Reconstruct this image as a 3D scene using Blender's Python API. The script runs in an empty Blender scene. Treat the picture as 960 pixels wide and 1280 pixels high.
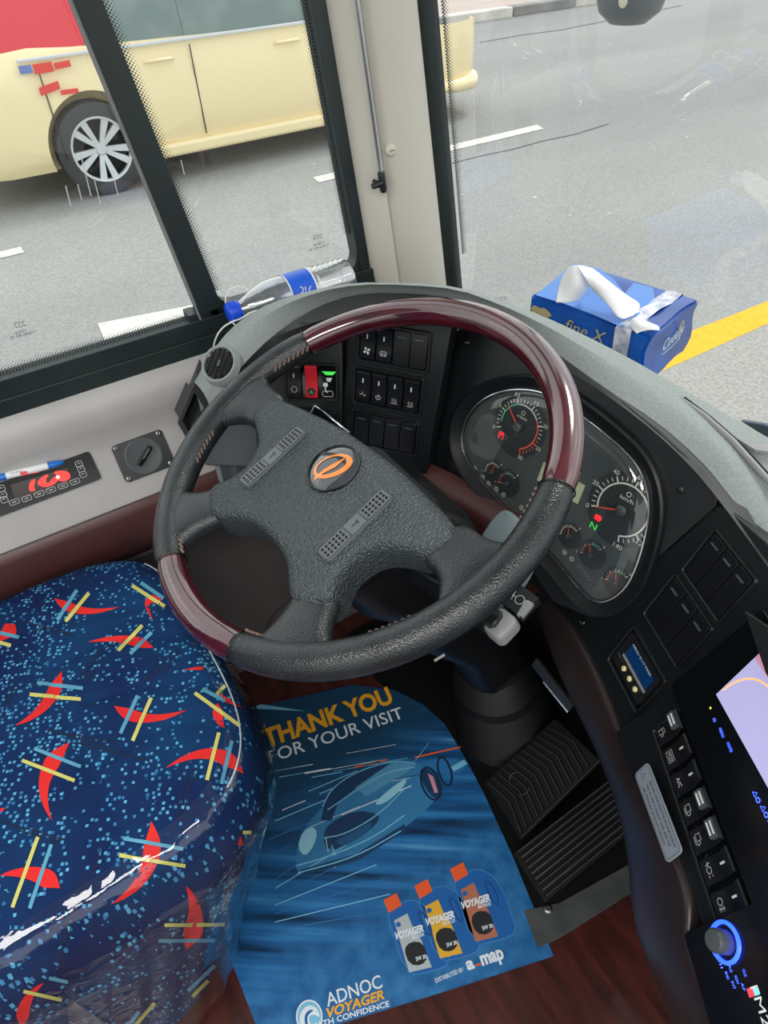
import bpy, bmesh, math, random
from mathutils import Vector as V, Matrix, Euler
from mathutils.bvhtree import BVHTree
from mathutils.geometry import tessellate_polygon
random.seed(7)
PI = math.pi
sc = bpy.context.scene
COL = sc.collection

# ------------------------------------------------------------------ camera
FOC = 853.0
Fc = V((1920, -890, FOC)).normalized()
Dc = V((53, 934, FOC)); Dc = (Dc - Dc.dot(Fc) * Fc).normalized()
Rc = Dc.cross(Fc)
CAM = V((0, 0, 2.1))
def ray(x, y):
    c = V((x - 480, y - 640, FOC)); return V((Rc.dot(c), Fc.dot(c), -Dc.dot(c)))
def on(x, y, n, d):
    r = ray(x, y); n = V(n); return CAM + r * ((d - n.dot(CAM)) / n.dot(r))
def aX(x, y, v): return on(x, y, (1, 0, 0), v)
def aY(x, y, v): return on(x, y, (0, 1, 0), v)
def aZ(x, y, v): return on(x, y, (0, 0, 1), v)
cam = bpy.data.cameras.new('camera'); co = bpy.data.objects.new('camera', cam); COL.objects.link(co)
cx = V((Rc[0], Fc[0], -Dc[0])); cy = -V((Rc[1], Fc[1], -Dc[1])); cz = -V((Rc[2], Fc[2], -Dc[2]))
co.matrix_world = Matrix(((cx[0], cy[0], cz[0], CAM[0]), (cx[1], cy[1], cz[1], CAM[1]), (cx[2], cy[2], cz[2], CAM[2]), (0, 0, 0, 1)))
cam.sensor_fit = 'VERTICAL'; cam.sensor_height = 36; cam.lens = FOC / 1280 * 36; cam.clip_start = 0.02; cam.clip_end = 300
sc.camera = co

# ------------------------------------------------------------------ materials
MATS = {}
def s2l(c):
    return tuple((v / 255 / 12.92 if v / 255 <= .04045 else ((v / 255 + .055) / 1.055) ** 2.4) for v in c)
def mat(name, rgb, rough=.5, metal=0, spec=.5, coat=0, bump=None, noise=None, emit=None, alpha=None, lin=False):
    if name in MATS: return MATS[name]
    m = bpy.data.materials.new(name); m.use_nodes = True; nt = m.node_tree
    b = nt.nodes['Principled BSDF']; c = rgb if lin else s2l(rgb)
    b.inputs['Base Color'].default_value = (*c, 1); b.inputs['Roughness'].default_value = rough
    b.inputs['Metallic'].default_value = metal; b.inputs['Specular IOR Level'].default_value = spec
    b.inputs['Coat Weight'].default_value = coat; b.inputs['Coat Roughness'].default_value = .06
    tc = nt.nodes.new('ShaderNodeTexCoord')
    if noise:   # (scale, rgb2, contrast lo, hi)
        n = nt.nodes.new('ShaderNodeTexNoise'); n.inputs['Scale'].default_value = noise[0]; n.inputs['Detail'].default_value = 6
        mp = nt.nodes.new('ShaderNodeMapping'); mp.inputs['Scale'].default_value = noise[4] if len(noise) > 4 else (1, 1, 1)
        nt.links.new(tc.outputs['Object'], mp.inputs['Vector']); nt.links.new(mp.outputs[0], n.inputs['Vector'])
        r = nt.nodes.new('ShaderNodeValToRGB'); r.color_ramp.elements[0].position = noise[2]; r.color_ramp.elements[1].position = noise[3]
        r.color_ramp.elements[0].color = (*c, 1); r.color_ramp.elements[1].color = (*s2l(noise[1]), 1)
        nt.links.new(n.outputs['Fac'], r.inputs['Fac']); nt.links.new(r.outputs['Color'], b.inputs['Base Color'])
    if bump:    # (kind, scale, strength)
        if bump[0] == 'v':
            n = nt.nodes.new('ShaderNodeTexVoronoi'); n.inputs['Scale'].default_value = bump[1]; o = n.outputs['Distance']
        else:
            n = nt.nodes.new('ShaderNodeTexNoise'); n.inputs['Scale'].default_value = bump[1]; n.inputs['Detail'].default_value = 4; o = n.outputs['Fac']
        nt.links.new(tc.outputs['Object'], n.inputs['Vector'])
        bp = nt.nodes.new('ShaderNodeBump'); bp.inputs['Strength'].default_value = bump[2]; bp.inputs['Distance'].default_value = .002 if len(bump) < 4 else bump[3]
        nt.links.new(o, bp.inputs['Height']); nt.links.new(bp.outputs[0], b.inputs['Normal'])
    if emit:
        b.inputs['Emission Color'].default_value = (*s2l(emit[0]), 1); b.inputs['Emission Strength'].default_value = emit[1]
    MATS[name] = m; return m
def glass(name, tint=(1, 1, 1), refl=1.0, base=0.0, rough=0.0, bump=None):
    """clear sheet: see-through with a Fresnel mirror on top"""
    if name in MATS: return MATS[name]
    m = bpy.data.materials.new(name); m.use_nodes = True; nt = m.node_tree; nt.nodes.remove(nt.nodes['Principled BSDF'])
    out = nt.nodes['Material Output']; t = nt.nodes.new('ShaderNodeBsdfTransparent'); t.inputs[0].default_value = (*tint, 1)
    g = nt.nodes.new('ShaderNodeBsdfGlossy'); g.inputs['Roughness'].default_value = rough
    f = nt.nodes.new('ShaderNodeLayerWeight'); f.inputs['Blend'].default_value = .5
    pw = nt.nodes.new('ShaderNodeMath'); pw.operation = 'POWER'; pw.inputs[1].default_value = 5; nt.links.new(f.outputs['Facing'], pw.inputs[0])
    mx = nt.nodes.new('ShaderNodeMixShader'); ma = nt.nodes.new('ShaderNodeMath'); ma.operation = 'MULTIPLY_ADD'
    ma.inputs[1].default_value = .9 * refl; ma.inputs[2].default_value = base + .06 * refl; ma.use_clamp = True
    nt.links.new(pw.outputs[0], ma.inputs[0]); nt.links.new(ma.outputs[0], mx.inputs[0])
    nt.links.new(t.outputs[0], mx.inputs[1]); nt.links.new(g.outputs[0], mx.inputs[2]); nt.links.new(mx.outputs[0], out.inputs[0])
    if bump:
        n = nt.nodes.new('ShaderNodeTexNoise'); n.inputs['Scale'].default_value = bump[0]; n.inputs['Detail'].default_value = 3; n.inputs['Distortion'].default_value = 1.2
        tc = nt.nodes.new('ShaderNodeTexCoord'); mp = nt.nodes.new('ShaderNodeMapping'); mp.inputs['Scale'].default_value = bump[2] if len(bump) > 2 else (1, 1, 1)
        nt.links.new(tc.outputs['Object'], mp.inputs[0]); nt.links.new(mp.outputs[0], n.inputs['Vector'])
        bp = nt.nodes.new('ShaderNodeBump'); bp.inputs['Strength'].default_value = bump[1]; bp.inputs['Distance'].default_value = .01
        nt.links.new(n.outputs['Fac'], bp.inputs['Height']); nt.links.new(bp.outputs[0], g.inputs['Normal']); nt.links.new(bp.outputs[0], f.inputs['Normal'])
    MATS[name] = m; return m

BLK = mat('black_plastic', (22, 25, 28), .42, bump=('n', 900, .05))
BLK2 = mat('black_switch_plastic', (20, 22, 25), .28)
GLOSSBLK = mat('gloss_black', (12, 14, 16), .12)
DASHBLK = mat('dash_face_black', (20, 24, 27), .36, bump=('n', 700, .06))
VISOR = mat('dash_visor_charcoal', (60, 62, 64), .6, bump=('n', 600, .1))
GREY = mat('dash_hood_grey', (132, 141, 139), .62, bump=('n', 1100, .35), noise=(400, (150, 158, 156), .35, .7))
TRIMGREY = mat('side_trim_grey', (160, 158, 156), .6, bump=('n', 500, .1), noise=(5, (178, 176, 174), .3, .7))
PILL = mat('pillar_plastic', (200, 196, 184), .55, bump=('n', 500, .08))
BROWN = mat('brown_trim', (74, 44, 44), .38, noise=(6, (92, 54, 50), .3, .7), bump=('n', 500, .08))
KNEE = mat('dark_brown_trim', (50, 38, 36), .34, noise=(5, (38, 32, 34), .3, .7))
WALLGREY = mat('lower_wall_grey', (102, 96, 93), .55, noise=(4, (82, 78, 76), .3, .7))
SEAL = mat('window_rubber', (38, 50, 50), .38, noise=(7, (26, 35, 36), .35, .65, (1, 1, .3)))
LEATHER = mat('wheel_leather', (26, 31, 34), .30, bump=('v', 560, .5, .0008), noise=(26, (44, 50, 52), .4, .75))
PAD = mat('wheel_pad_grain', (54, 62, 65), .34, bump=('v', 360, .9, .0022))
SPOKEM = mat('spoke_leather', (52, 59, 62), .34, bump=('v', 900, .35, .0008))
WOOD = mat('red_walnut', (80, 20, 32), .16, coat=1, noise=(14, (50, 12, 20), .35, .72, (1, 1, 5)))
FLOORW = mat('red_wood_vinyl', (84, 38, 32), .32, noise=(9, (44, 20, 18), .3, .7, (1, 6, 1)), coat=.2)
WOOD.node_tree.nodes['Principled BSDF'].inputs['Coat IOR'].default_value = 1.75
LEATHER.node_tree.nodes['Principled BSDF'].inputs['Specular IOR Level'].default_value = .55
WHITE = mat('print_white', (232, 235, 236), .5)
MARK = mat('switch_mark_white', (205, 210, 210), .5)
DIM = mat('switch_mark_grey', (120, 124, 124), .5)
CHROME = mat('chrome', (205, 208, 210), .18, metal=1)
STEEL = mat('brushed_steel', (150, 152, 154), .35, metal=1)
RED = mat('switch_red', (214, 30, 44), .4)
GREEN = mat('led_green', (60, 200, 70), .4, emit=((70, 220, 80), .5))
REDLED = mat('led_red', (220, 30, 30), .4, emit=((250, 30, 40), 1.2))
BLUELED = mat('led_blue', (60, 90, 255), .4, emit=((70, 100, 255), 2.0))
DGREY = mat('dark_grey_plastic', (70, 76, 80), .45)
MGREY = mat('mid_grey_plastic', (128, 130, 130), .4)

# ------------------------------------------------------------------ mesh builder
class MB:
    def __init__(s): s.v = []; s.f = []; s.m = []; s.mats = []; s.uv = {}
    def mi(s, m):
        if m is None: return 0
        if m not in s.mats: s.mats.append(m)
        return s.mats.index(m)
    def add(s, vs, fs, m=None):
        o = len(s.v); s.v += [V(x) for x in vs]; k = s.mi(m)
        for f in fs: s.f.append([o + i for i in f]); s.m.append(k)
        return s
    def box(s, c, size, ax=None, m=None):
        c = V(c); ax = ax or (V((1, 0, 0)), V((0, 1, 0)), V((0, 0, 1)))
        vs = [c + ax[0] * (i * size[0] / 2) + ax[1] * (j * size[1] / 2) + ax[2] * (k * size[2] / 2) for i in (-1, 1) for j in (-1, 1) for k in (-1, 1)]
        return s.add(vs, [(0, 1, 3, 2), (4, 6, 7, 5), (0, 4, 5, 1), (2, 3, 7, 6), (0, 2, 6, 4), (1, 5, 7, 3)], m)
    def prism(s, poly, ext, m=None, cap_top=True):
        """poly: 3-D points in a plane, ext: extrusion vector (poly is the top cap)"""
        n = len(poly); P = [V(p) for p in poly]; E_ = V(ext)
        nn = V((0, 0, 0))
        for i in range(n): nn += (P[i] - P[0]).cross(P[(i + 1) % n] - P[0])
        flip = nn.dot(E_) > 0
        tri = tessellate_polygon([P])
        vs = P + [p + E_ for p in P]
        fs = []
        for a, b, c in tri:
            nt_ = (P[b] - P[a]).cross(P[c] - P[a])
            if nt_.dot(E_) > 0: b, c = c, b
            fs.append((a, b, c)); fs.append((n + a, n + c, n + b))
        for i in range(n):
            j = (i + 1) % n
            fs.append((i, j, n + j, n + i) if flip else (j, i, n + i, n + j))
        return s.add(vs, fs, m)
    def flat(s, poly, m=None, up=None):
        P = [V(p) for p in poly]; tri = tessellate_polygon([P]); fs = []
        for a, b, c in tri:
            if up is not None and (P[b] - P[a]).cross(P[c] - P[a]).dot(up) < 0: b, c = c, b
            fs.append((a, b, c))
        return s.add(P, fs, m)
    def grid(s, rows, m=None, closed_u=False, closed_v=False):
        nr = len(rows); nc = len(rows[0]); vs = [p for r in rows for p in r]; fs = []
        for i in range(nr - (0 if closed_v else 1)):
            for j in range(nc - (0 if closed_u else 1)):
                a = i * nc + j; b = i * nc + (j + 1) % nc; c = ((i + 1) % nr) * nc + (j + 1) % nc; d = ((i + 1) % nr) * nc + j
                fs.append((a, b, c, d))
        return s.add(vs, fs, m)
    def tube(s, path, r, seg=10, m=None, closed=False, caps=True):
        P = [V(p) for p in path]; n = len(P); R = r if isinstance(r, (list, tuple)) else [r] * n
        rows = []; up = None
        for i in range(n):
            t = (P[(i + 1) % n] - P[i - 1]) if closed else (P[min(i + 1, n - 1)] - P[max(i - 1, 0)])
            t = t.normalized() if t.length > 1e-9 else V((0, 0, 1))
            if up is None:
                up = V((0, 0, 1)) if abs(t.z) < .9 else V((1, 0, 0))
            up = (up - up.dot(t) * t).normalized(); sd = t.cross(up)
            rows.append([P[i] + (up * math.cos(a) + sd * math.sin(a)) * R[i] for a in [2 * PI * k / seg for k in range(seg)]])
        o = len(s.v); s.grid(rows, m, closed_u=True, closed_v=closed)
        if not closed and caps:
            k = s.mi(m)
            s.f.append([o + j for j in range(seg)][::-1] ); s.m.append(k)
            s.f.append([o + (n - 1) * seg + j for j in range(seg)]); s.m.append(k)
        return s
    def lathe(s, prof, org, ax, m=None, seg=32, capends=True):
        """prof: list of (radius, height along ax)"""
        ax = V(ax).normalized(); a1 = ax.orthogonal().normalized(); a2 = ax.cross(a1); org = V(org)
        rows = [[org + ax * h + (a1 * math.cos(t) + a2 * math.sin(t)) * max(r, 1e-5) for t in [2 * PI * k / seg for k in range(seg)]] for r, h in prof]
        s.grid(rows, m, closed_u=True)
        return s
    def build(s, name, material=None, parent=None, smooth=None, bevel=None, subsurf=0, loc=None, seg=2):
        me = bpy.data.meshes.new(name)
        off = V(loc) if loc is not None else (V(parent['_o']) if parent is not None and '_o' in parent else V((0, 0, 0)))
        me.from_pydata([tuple(v - off) for v in s.v], [], s.f); 
        ms = s.mats if s.mats else [material]
        if material is not None and s.mats and s.mats[0] is not material and material not in s.mats: pass
        for m_ in ms: me.materials.append(m_)
        if s.mats:
            for p, k in zip(me.polygons, s.m): p.material_index = k
        me.validate(); me.update()
        bm = bmesh.new(); bm.from_mesh(me); bmesh.ops.remove_doubles(bm, verts=bm.verts, dist=1e-6)
        bm.to_mesh(me); bm.free()
        if smooth is not None:
            me.shade_smooth(); me.set_sharp_from_angle(angle=math.radians(smooth))
        o = bpy.data.objects.new(name, me); COL.objects.link(o)
        if loc is not None and parent is None: o.location = off; o['_o'] = tuple(off)
        if parent is not None:
            o.parent = parent; o['_o'] = parent['_o'] if '_o' in parent else (0, 0, 0)
        if bevel:
            b = o.modifiers.new('soft_edges', 'BEVEL'); b.width = bevel; b.segments = seg; b.limit_method = 'ANGLE'; b.angle_limit = math.radians(35)
            if smooth is None: me.shade_smooth(); me.set_sharp_from_angle(angle=math.radians(35))
            b.harden_normals = True
        if subsurf:
            b = o.modifiers.new('smooth', 'SUBSURF'); b.levels = b.render_levels = subsurf
        return o
def tag(o, label=None, cat=None, group=None, kind=None):
    if label: o['label'] = label
    if cat: o['category'] = cat
    if group: o['group'] = group
    if kind: o['kind'] = kind
    return o
def thing(name, label, cat, loc=(0, 0, 0), group=None):
    """an Empty at the thing's base; parts are given in world coordinates and stored relative to it"""
    o = bpy.data.objects.new(name, None); COL.objects.link(o); o.location = loc; o['_o'] = tuple(loc); o.empty_display_size = .02
    return tag(o, label, cat, group)
def tag1(o, label, cat, group=None): return tag(o, label, cat, group)
def struct(o): o['kind'] = 'structure'; return o

# panel frames: origin, u (driver's right), up, n (towards the driver)
class Fr:
    def __init__(s, p0, a, t):
        A = math.radians(a); T = math.radians(t)
        s.o = V(p0); s.u = V((math.cos(A), math.sin(A), 0)); h = V((math.sin(A), -math.cos(A), 0))
        s.up = V((0, 0, 1)) * math.cos(T) - h * math.sin(T); s.n = s.u.cross(s.up)
    def p(s, x, y, z=0): return s.o + s.u * x + s.up * y + s.n * z
    def px(s, x, y, z=0):
        return on(x, y, s.n, s.n.dot(s.o) + z)
    def l(s, x, y):
        w = s.px(x, y) - s.o; return w.dot(s.u), w.dot(s.up)
    @property
    def ax(s): return (s.u, s.up, s.n)
def frame_from(o, u, up):
    f = Fr((0, 0, 0), 0, 0); f.o = V(o); f.u = V(u).normalized(); f.up = (V(up) - V(up).dot(f.u) * f.u).normalized(); f.n = f.u.cross(f.up); return f

def rrect(w, h, r, n=5, cx=0, cy=0):
    pts = []
    for sx, sy, a0 in ((1, 1, 0), (-1, 1, 90), (-1, -1, 180), (1, -1, 270)):
        for k in range(n + 1):
            a = math.radians(a0 + 90 * k / n); pts.append((cx + sx * (w / 2 - r) + r * math.cos(a), cy + sy * (h / 2 - r) + r * math.sin(a)))
    return pts
def smoothpoly(pts, it=2, closed=True):
    for _ in range(it):
        q = []
        n = len(pts)
        rng = range(n) if closed else range(n - 1)
        if not closed: q.append(pts[0])
        for i in rng:
            a = pts[i]; b = pts[(i + 1) % n]
            q.append(tuple(a[k] * .75 + b[k] * .25 for k in range(len(a)))); q.append(tuple(a[k] * .25 + b[k] * .75 for k in range(len(a))))
        if not closed: q.append(pts[-1])
        pts = q
    return pts
def pillow(name, poly, F, z0, h, m, parent, steps=((.0, .0), (.001, .5), (.003, .85), (.006, 1.0)), smooth=60, dome=0, extra=None):
    """soft-edged slab from a 2-D polygon in frame F: flat back at z0, rounded rim up to z0+h"""
    bm = bmesh.new()
    area = sum(poly[i][0] * poly[(i + 1) % len(poly)][1] - poly[(i + 1) % len(poly)][0] * poly[i][1] for i in range(len(poly)))
    if area < 0: poly = poly[::-1]
    vs = [bm.verts.new((x, y, 0)) for x, y in poly]; f = bm.faces.new(vs)
    prev = 0; pz = 0
    side = bmesh.ops.extrude_face_region(bm, geom=[f]); top = [g for g in side['geom'] if isinstance(g, bmesh.types.BMFace)][0]
    hz = steps[0][1] * h
    for v_ in top.verts: v_.co.z = hz if hz > 0 else h * .3
    hz = top.verts[0].co.z
    for w, k in steps[1:]:
        bmesh.ops.inset_region(bm, faces=[top], thickness=w - prev, depth=0, use_even_offset=True)
        for v_ in top.verts: v_.co.z = h * k if h * k > hz else hz
        prev = w
    if dome:
        bmesh.ops.triangulate(bm, faces=[top])
    me = bpy.data.meshes.new(name)
    off = V(parent['_o']) if parent is not None and '_o' in parent else V((0, 0, 0))
    for v_ in bm.verts: v_.co = F.p(v_.co.x, v_.co.y, v_.co.z + z0) - off
    bmesh.ops.recalc_face_normals(bm, faces=bm.faces)
    bm.to_mesh(me); bm.free(); me.materials.append(m); me.shade_smooth(); me.set_sharp_from_angle(angle=math.radians(smooth))
    o = bpy.data.objects.new(name, me); COL.objects.link(o)
    if parent is not None: o.parent = parent; o['_o'] = parent['_o'] if '_o' in parent else (0, 0, 0)
    return o

_fc = {}
def text_mesh(body, bold=0.0, spacing=1.0, shear=0):
    key = (body, bold, spacing, shear)
    if key in _fc: return _fc[key]
    c = bpy.data.curves.new('t', 'FONT'); c.body = body; c.size = 1; c.offset = bold; c.space_character = spacing; c.shear = shear
    c.resolution_u = 3; o = bpy.data.objects.new('t', c); COL.objects.link(o)
    bpy.context.view_layer.update(); dg = bpy.context.evaluated_depsgraph_get()
    me = bpy.data.meshes.new_from_object(o.evaluated_get(dg)); vs = [v.co.copy() for v in me.vertices]; fs = [list(p.vertices) for p in me.polygons]
    bpy.data.objects.remove(o); bpy.data.curves.remove(c); bpy.data.meshes.remove(me)
    x0 = min(v.x for v in vs); x1 = max(v.x for v in vs); y0 = 0; y1 = max(v.y for v in vs)
    vs = [((v.x - x0) / (x1 - x0), (v.y) / y1) for v in vs]
    _fc[key] = (vs, fs); return _fc[key]
def put_text(mb, body, A, B, up, h, m, n=None, lift=.0004, bold=0.0, spacing=1.0, shear=0):
    """lay text with baseline A->B, cap height h along up"""
    vs, fs = text_mesh(body, bold, spacing, shear); A = V(A); B = V(B); up = V(up).normalized(); w = B - A
    n = V(n) if n is not None else w.normalized().cross(up)
    mb.add([A + w * x + up * (h * y) + n * lift for x, y in vs], fs, m); return mb
def stroke(mb, pts, w, n, m, lift=.0004, closed=False):
    """a flat ribbon along 3-D points lying on a surface with normal n"""
    P = [V(p) for p in pts]; N = len(P); L = []; R_ = []; n = V(n)
    for i in range(N):
        t = (P[(i + 1) % N] - P[i - 1]) if closed else (P[min(i + 1, N - 1)] - P[max(i - 1, 0)])
        s_ = n.cross(t).normalized() * (w / 2); L.append(P[i] + s_ + n * lift); R_.append(P[i] - s_ + n * lift)
    mb.grid([R_, L], m, closed_u=closed); return mb
def circ(F, x, y, r, z=0, n=28, a0=0, a1=2 * PI, ry=None):
    full = abs(a1 - a0 - 2 * PI) < 1e-6
    return [F.p(x + r * math.cos(a0 + (a1 - a0) * k / (n if full else n - 1)), y + (ry or r) * math.sin(a0 + (a1 - a0) * k / (n if full else n - 1)), z) for k in range(n)]

# ================================================================== OUTSIDE
RZ = .35  # road level; the camera stands 2.1 above the datum
def road_mat():
    m = bpy.data.materials.new('asphalt'); m.use_nodes = True; nt = m.node_tree; b = nt.nodes['Principled BSDF']
    tc = nt.nodes.new('ShaderNodeTexCoord')
    def noise(sc_, det=5, sc3=(1, 1, 1)):
        mp = nt.nodes.new('ShaderNodeMapping'); mp.inputs['Scale'].default_value = sc3
        n = nt.nodes.new('ShaderNodeTexNoise'); n.inputs['Scale'].default_value = sc_; n.inputs['Detail'].default_value = det
        nt.links.new(tc.outputs['Object'], mp.inputs[0]); nt.links.new(mp.outputs[0], n.inputs['Vector']); return n
    big = noise(.5, 4, (1, .25, 1)); fine = noise(70, 3); mid = noise(6, 5)
    r = nt.nodes.new('ShaderNodeValToRGB'); r.color_ramp.elements[0].position = .3; r.color_ramp.elements[1].position = .72
    r.color_ramp.elements[0].color = (*s2l((140, 141, 140)), 1); r.color_ramp.elements[1].color = (*s2l((164, 164, 161)), 1)
    nt.links.new(big.outputs['Fac'], r.inputs[0])
    r2 = nt.nodes.new('ShaderNodeValToRGB'); r2.color_ramp.elements[0].position = .36; r2.color_ramp.elements[1].position = .66
    r2.color_ramp.elements[0].color = (.86, .86, .86, 1); r2.color_ramp.elements[1].color = (1.12, 1.12, 1.11, 1)
    nt.links.new(fine.outputs['Fac'], r2.inputs[0])
    mx = nt.nodes.new('ShaderNodeMix'); mx.data_type = 'RGBA'; mx.blend_type = 'MULTIPLY'; mx.inputs[0].default_value = 1
    nt.links.new(r.outputs[0], mx.inputs[6]); nt.links.new(r2.outputs[0], mx.inputs[7])
    v = nt.nodes.new('ShaderNodeTexVoronoi'); v.inputs['Scale'].default_value = 3.2; v.feature = 'F1'; nt.links.new(tc.outputs['Object'], v.inputs['Vector'])
    vr = nt.nodes.new('ShaderNodeValToRGB'); vr.color_ramp.elements[0].position = .03; vr.color_ramp.elements[1].position = .07
    vr.color_ramp.elements[0].color = (1, 1, 1, 1); vr.color_ramp.elements[1].color = (0, 0, 0, 1); nt.links.new(v.outputs['Distance'], vr.inputs[0])
    mm = nt.nodes.new('ShaderNodeMath'); mm.operation = 'MULTIPLY'; nt.links.new(vr.outputs[0], mm.inputs[0])
    mr = nt.nodes.new('ShaderNodeMath'); mr.operation = 'GREATER_THAN'; mr.inputs[1].default_value = .52; nt.links.new(mid.outputs['Fac'], mr.inputs[0]); nt.links.new(mr.outputs[0], mm.inputs[1])
    mx2 = nt.nodes.new('ShaderNodeMix'); mx2.data_type = 'RGBA'; nt.links.new(mm.outputs[0], mx2.inputs[0]); nt.links.new(mx.outputs[2], mx2.inputs[6]); mx2.inputs[7].default_value = (.62, .62, .61, 1)
    nt.links.new(mx2.outputs[2], b.inputs['Base Color']); b.inputs['Roughness'].default_value = .85; b.inputs['Specular IOR Level'].default_value = .3
    bp = nt.nodes.new('ShaderNodeBump'); bp.inputs['Strength'].default_value = .5; bp.inputs['Distance'].default_value = .01; nt.links.new(fine.outputs['Fac'], bp.inputs['Height']); nt.links.new(bp.outputs[0], b.inputs['Normal'])
    return m
ASPH = road_mat(); KX = -11.1
road = struct(MB().add([(KX, -30, RZ), (14, -30, RZ), (14, 60, RZ), (KX, 60, RZ)], [(0, 1, 2, 3)]).build('road', ASPH))
ROADWHITE = mat('road_paint_white', (226, 224, 214), .7, noise=(30, (190, 188, 180), .45, .75), bump=('n', 60, .3, .01))
ROADYEL = mat('road_paint_yellow', (250, 186, 12), .7, noise=(30, (236, 168, 6), .4, .75), bump=('n', 60, .3, .01))
def paint(name, poly, m):
    P = [V((p[0], p[1], RZ + .004)) for p in poly]
    mb = MB().flat(P, m, up=V((0, 0, 1))); return struct(mb.build(name, m, parent=road))
y1 = aZ(390, 222, RZ).y; y2 = aZ(675, 160, RZ).y; xl = -5.39
paint('lane_dash', [(xl - .075, y1), (xl + .075, y1 - .02), (xl + .075, y2), (xl - .075, y2 + .05)], ROADWHITE)
ya = aZ(28, 312, RZ).y
paint('lane_dash', [(xl - .06, ya - 3.2), (xl + .07, ya - 3.2), (xl + .07, ya), (xl - .06, ya)], ROADWHITE)
paint('lane_dash', [(xl - .075, y2 + 4.5), (xl + .075, y2 + 4.5), (xl + .075, y2 + 7.5), (xl - .075, y2 + 7.5)], ROADWHITE)
paint('stop_mark', [aZ(x, y, RZ) for x, y in ((122, 405), (246, 381), (262, 402), (138, 442))], ROADWHITE)
pa, pb, pc, pd = [aZ(x, y, RZ) for x, y in ((840, 424), (960, 377), (960, 405), (840, 459))]
paint('edge_line', [pa + (pa - pb) * .35, pb + (pb - pa) * 6, pc + (pc - pd) * 6, pd + (pd - pc) * .35], ROADYEL)
SHOULDER = mat('coarse_shoulder_asphalt', (176, 174, 168), .9, noise=(60, (146, 144, 140), .35, .7), bump=('n', 60, .5, .01))
sp = [pd + (pd - pc) * 1.2, pc + (pc - pd) * 6]
MBs = MB().flat([V((sp[0].x, sp[0].y, RZ + .003)), V((sp[1].x, sp[1].y, RZ + .003)), V((12, sp[1].y, RZ + .003)), V((12, sp[0].y - 2, RZ + .003)), V((1.5, sp[0].y - .5, RZ + .003))], SHOULDER, up=V((0, 0, 1)))
struct(MBs.build('shoulder_surface', SHOULDER, parent=road))
CRACK = mat('road_crack', (112, 112, 110), .9)
for pts in ([(566, 205), (600, 196), (640, 187), (680, 176), (720, 168), (762, 156)], [(600, 52), (650, 45), (700, 36), (770, 24), (850, 8)]):
    P = [aZ(x + random.uniform(-2, 2), y + random.uniform(-1.5, 1.5), RZ + .003) for x, y in pts]
    mb = MB(); stroke(mb, P, .02 if pts[0][0] == 566 else .05, (0, 0, 1), CRACK, .001); struct(mb.build('road_crack', CRACK, parent=road))
# kerb and pavement across the road
KW = mat('kerb_paint_white', (222, 219, 210), .8, noise=(3, (196, 192, 184), .35, .7)); KB = mat('kerb_paint_grey', (150, 150, 148), .8, noise=(3, (130, 130, 128), .35, .7))
yb = aZ(645, 22, RZ).y
for k in range(-3, 5):
    y0 = yb + k * 1.46
    mb = MB().box((KX - .12, y0 + .73, RZ + .075), (.24, 1.43, .15)); o = mb.build('kerb_block', KB if k % 2 == 0 else KW, loc=(KX - .12, y0 + .73, RZ), bevel=.02); struct(o)
mb = MB().box((KX - .12, yb - 4.38 - 15, RZ + .075), (.24, 29.9, .15)); struct(mb.build('kerb', KW, loc=(KX - .12, -10, RZ), bevel=.02))
mb = MB().box((KX - .12, yb + 7.3 + 15, RZ + .075), (.24, 29.9, .15)); struct(mb.build('kerb', KW, loc=(KX - .12, 20, RZ), bevel=.02))
PAVE = mat('pink_pavers', (196, 176, 166), .85, noise=(2.5, (178, 166, 158), .35, .7), bump=('v', 5, .4, .02))
struct(MB().add([(KX - .23, -30, RZ + .15), (KX - .23, 60, RZ + .15), (-60, 60, RZ + .15), (-60, -30, RZ + .15)], [(0, 1, 2, 3)]).build('pavement', PAVE))

# ---------------------------------------------------------------- taxi
CREAM = mat('taxi_cream_paint', (246, 228, 180), .3, coat=.6); TRED = mat('taxi_red_paint', (222, 24, 48), .28, coat=.6)
TGL = mat('taxi_window_glass', (96, 118, 116), .08, spec=.8, noise=(1.6, (138, 152, 148), .4, .65)); TYRE = mat('tyre_rubber', (66, 68, 68), .8)
ALLOY = mat('alloy_rim', (214, 218, 220), .4, metal=.3); LAMP = mat('headlamp_lens', (210, 216, 220), .1); ARCH = mat('wheel_arch_black', (40, 42, 42), .8)
TX, TY = -7.06, 1.25
taxi = thing('taxi', 'cream taxi with a red roof driving past beyond the side window', 'car', (TX, TY + 1.4, 0))
def ring(y, w, zt, zb, zsill=.2, crown=.03):
    h = [(0, zsill), (.78 * w, zsill), (.93 * w, zsill + .03), (.985 * w, zsill + .12), (w, .50), (w, .66), (.985 * w, .80), (.955 * w, zb), (.88 * w, zt), (.5 * w, zt + crown * .7), (0, zt + crown)]
    return [V((TX + x, TY + y, z)) for x, z in h] + [V((TX - x, TY + y, z)) for x, z in h[-2:0:-1]]
ST = [(-1.10, .66, .62, .58, .30), (-1.07, .78, .90, .74, .26), (-.98, .86, 1.05, .88, .22), (-.7, .895, 1.08, .98, .2), (-.3, .905, 1.04, 1.0, .2), (.2, .91, 1.0, .985, .2), (1.0, .912, .98, .965, .2), (1.8, .91, .97, .95, .2),
      (2.15, .905, .97, .93, .2), (2.5, .90, .93, .88, .2), (2.9, .89, .87, .83, .2), (3.25, .88, .80, .77, .2), (3.5, .86, .74, .70, .2), (3.7, .80, .68, .60, .2), (3.80, .72, .60, .50, .22), (3.84, .60, .50, .42, .26)]
rows = [ring(*a) for a in ST]
mb = MB(); mb.grid(rows, CREAM, closed_u=True)
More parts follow.
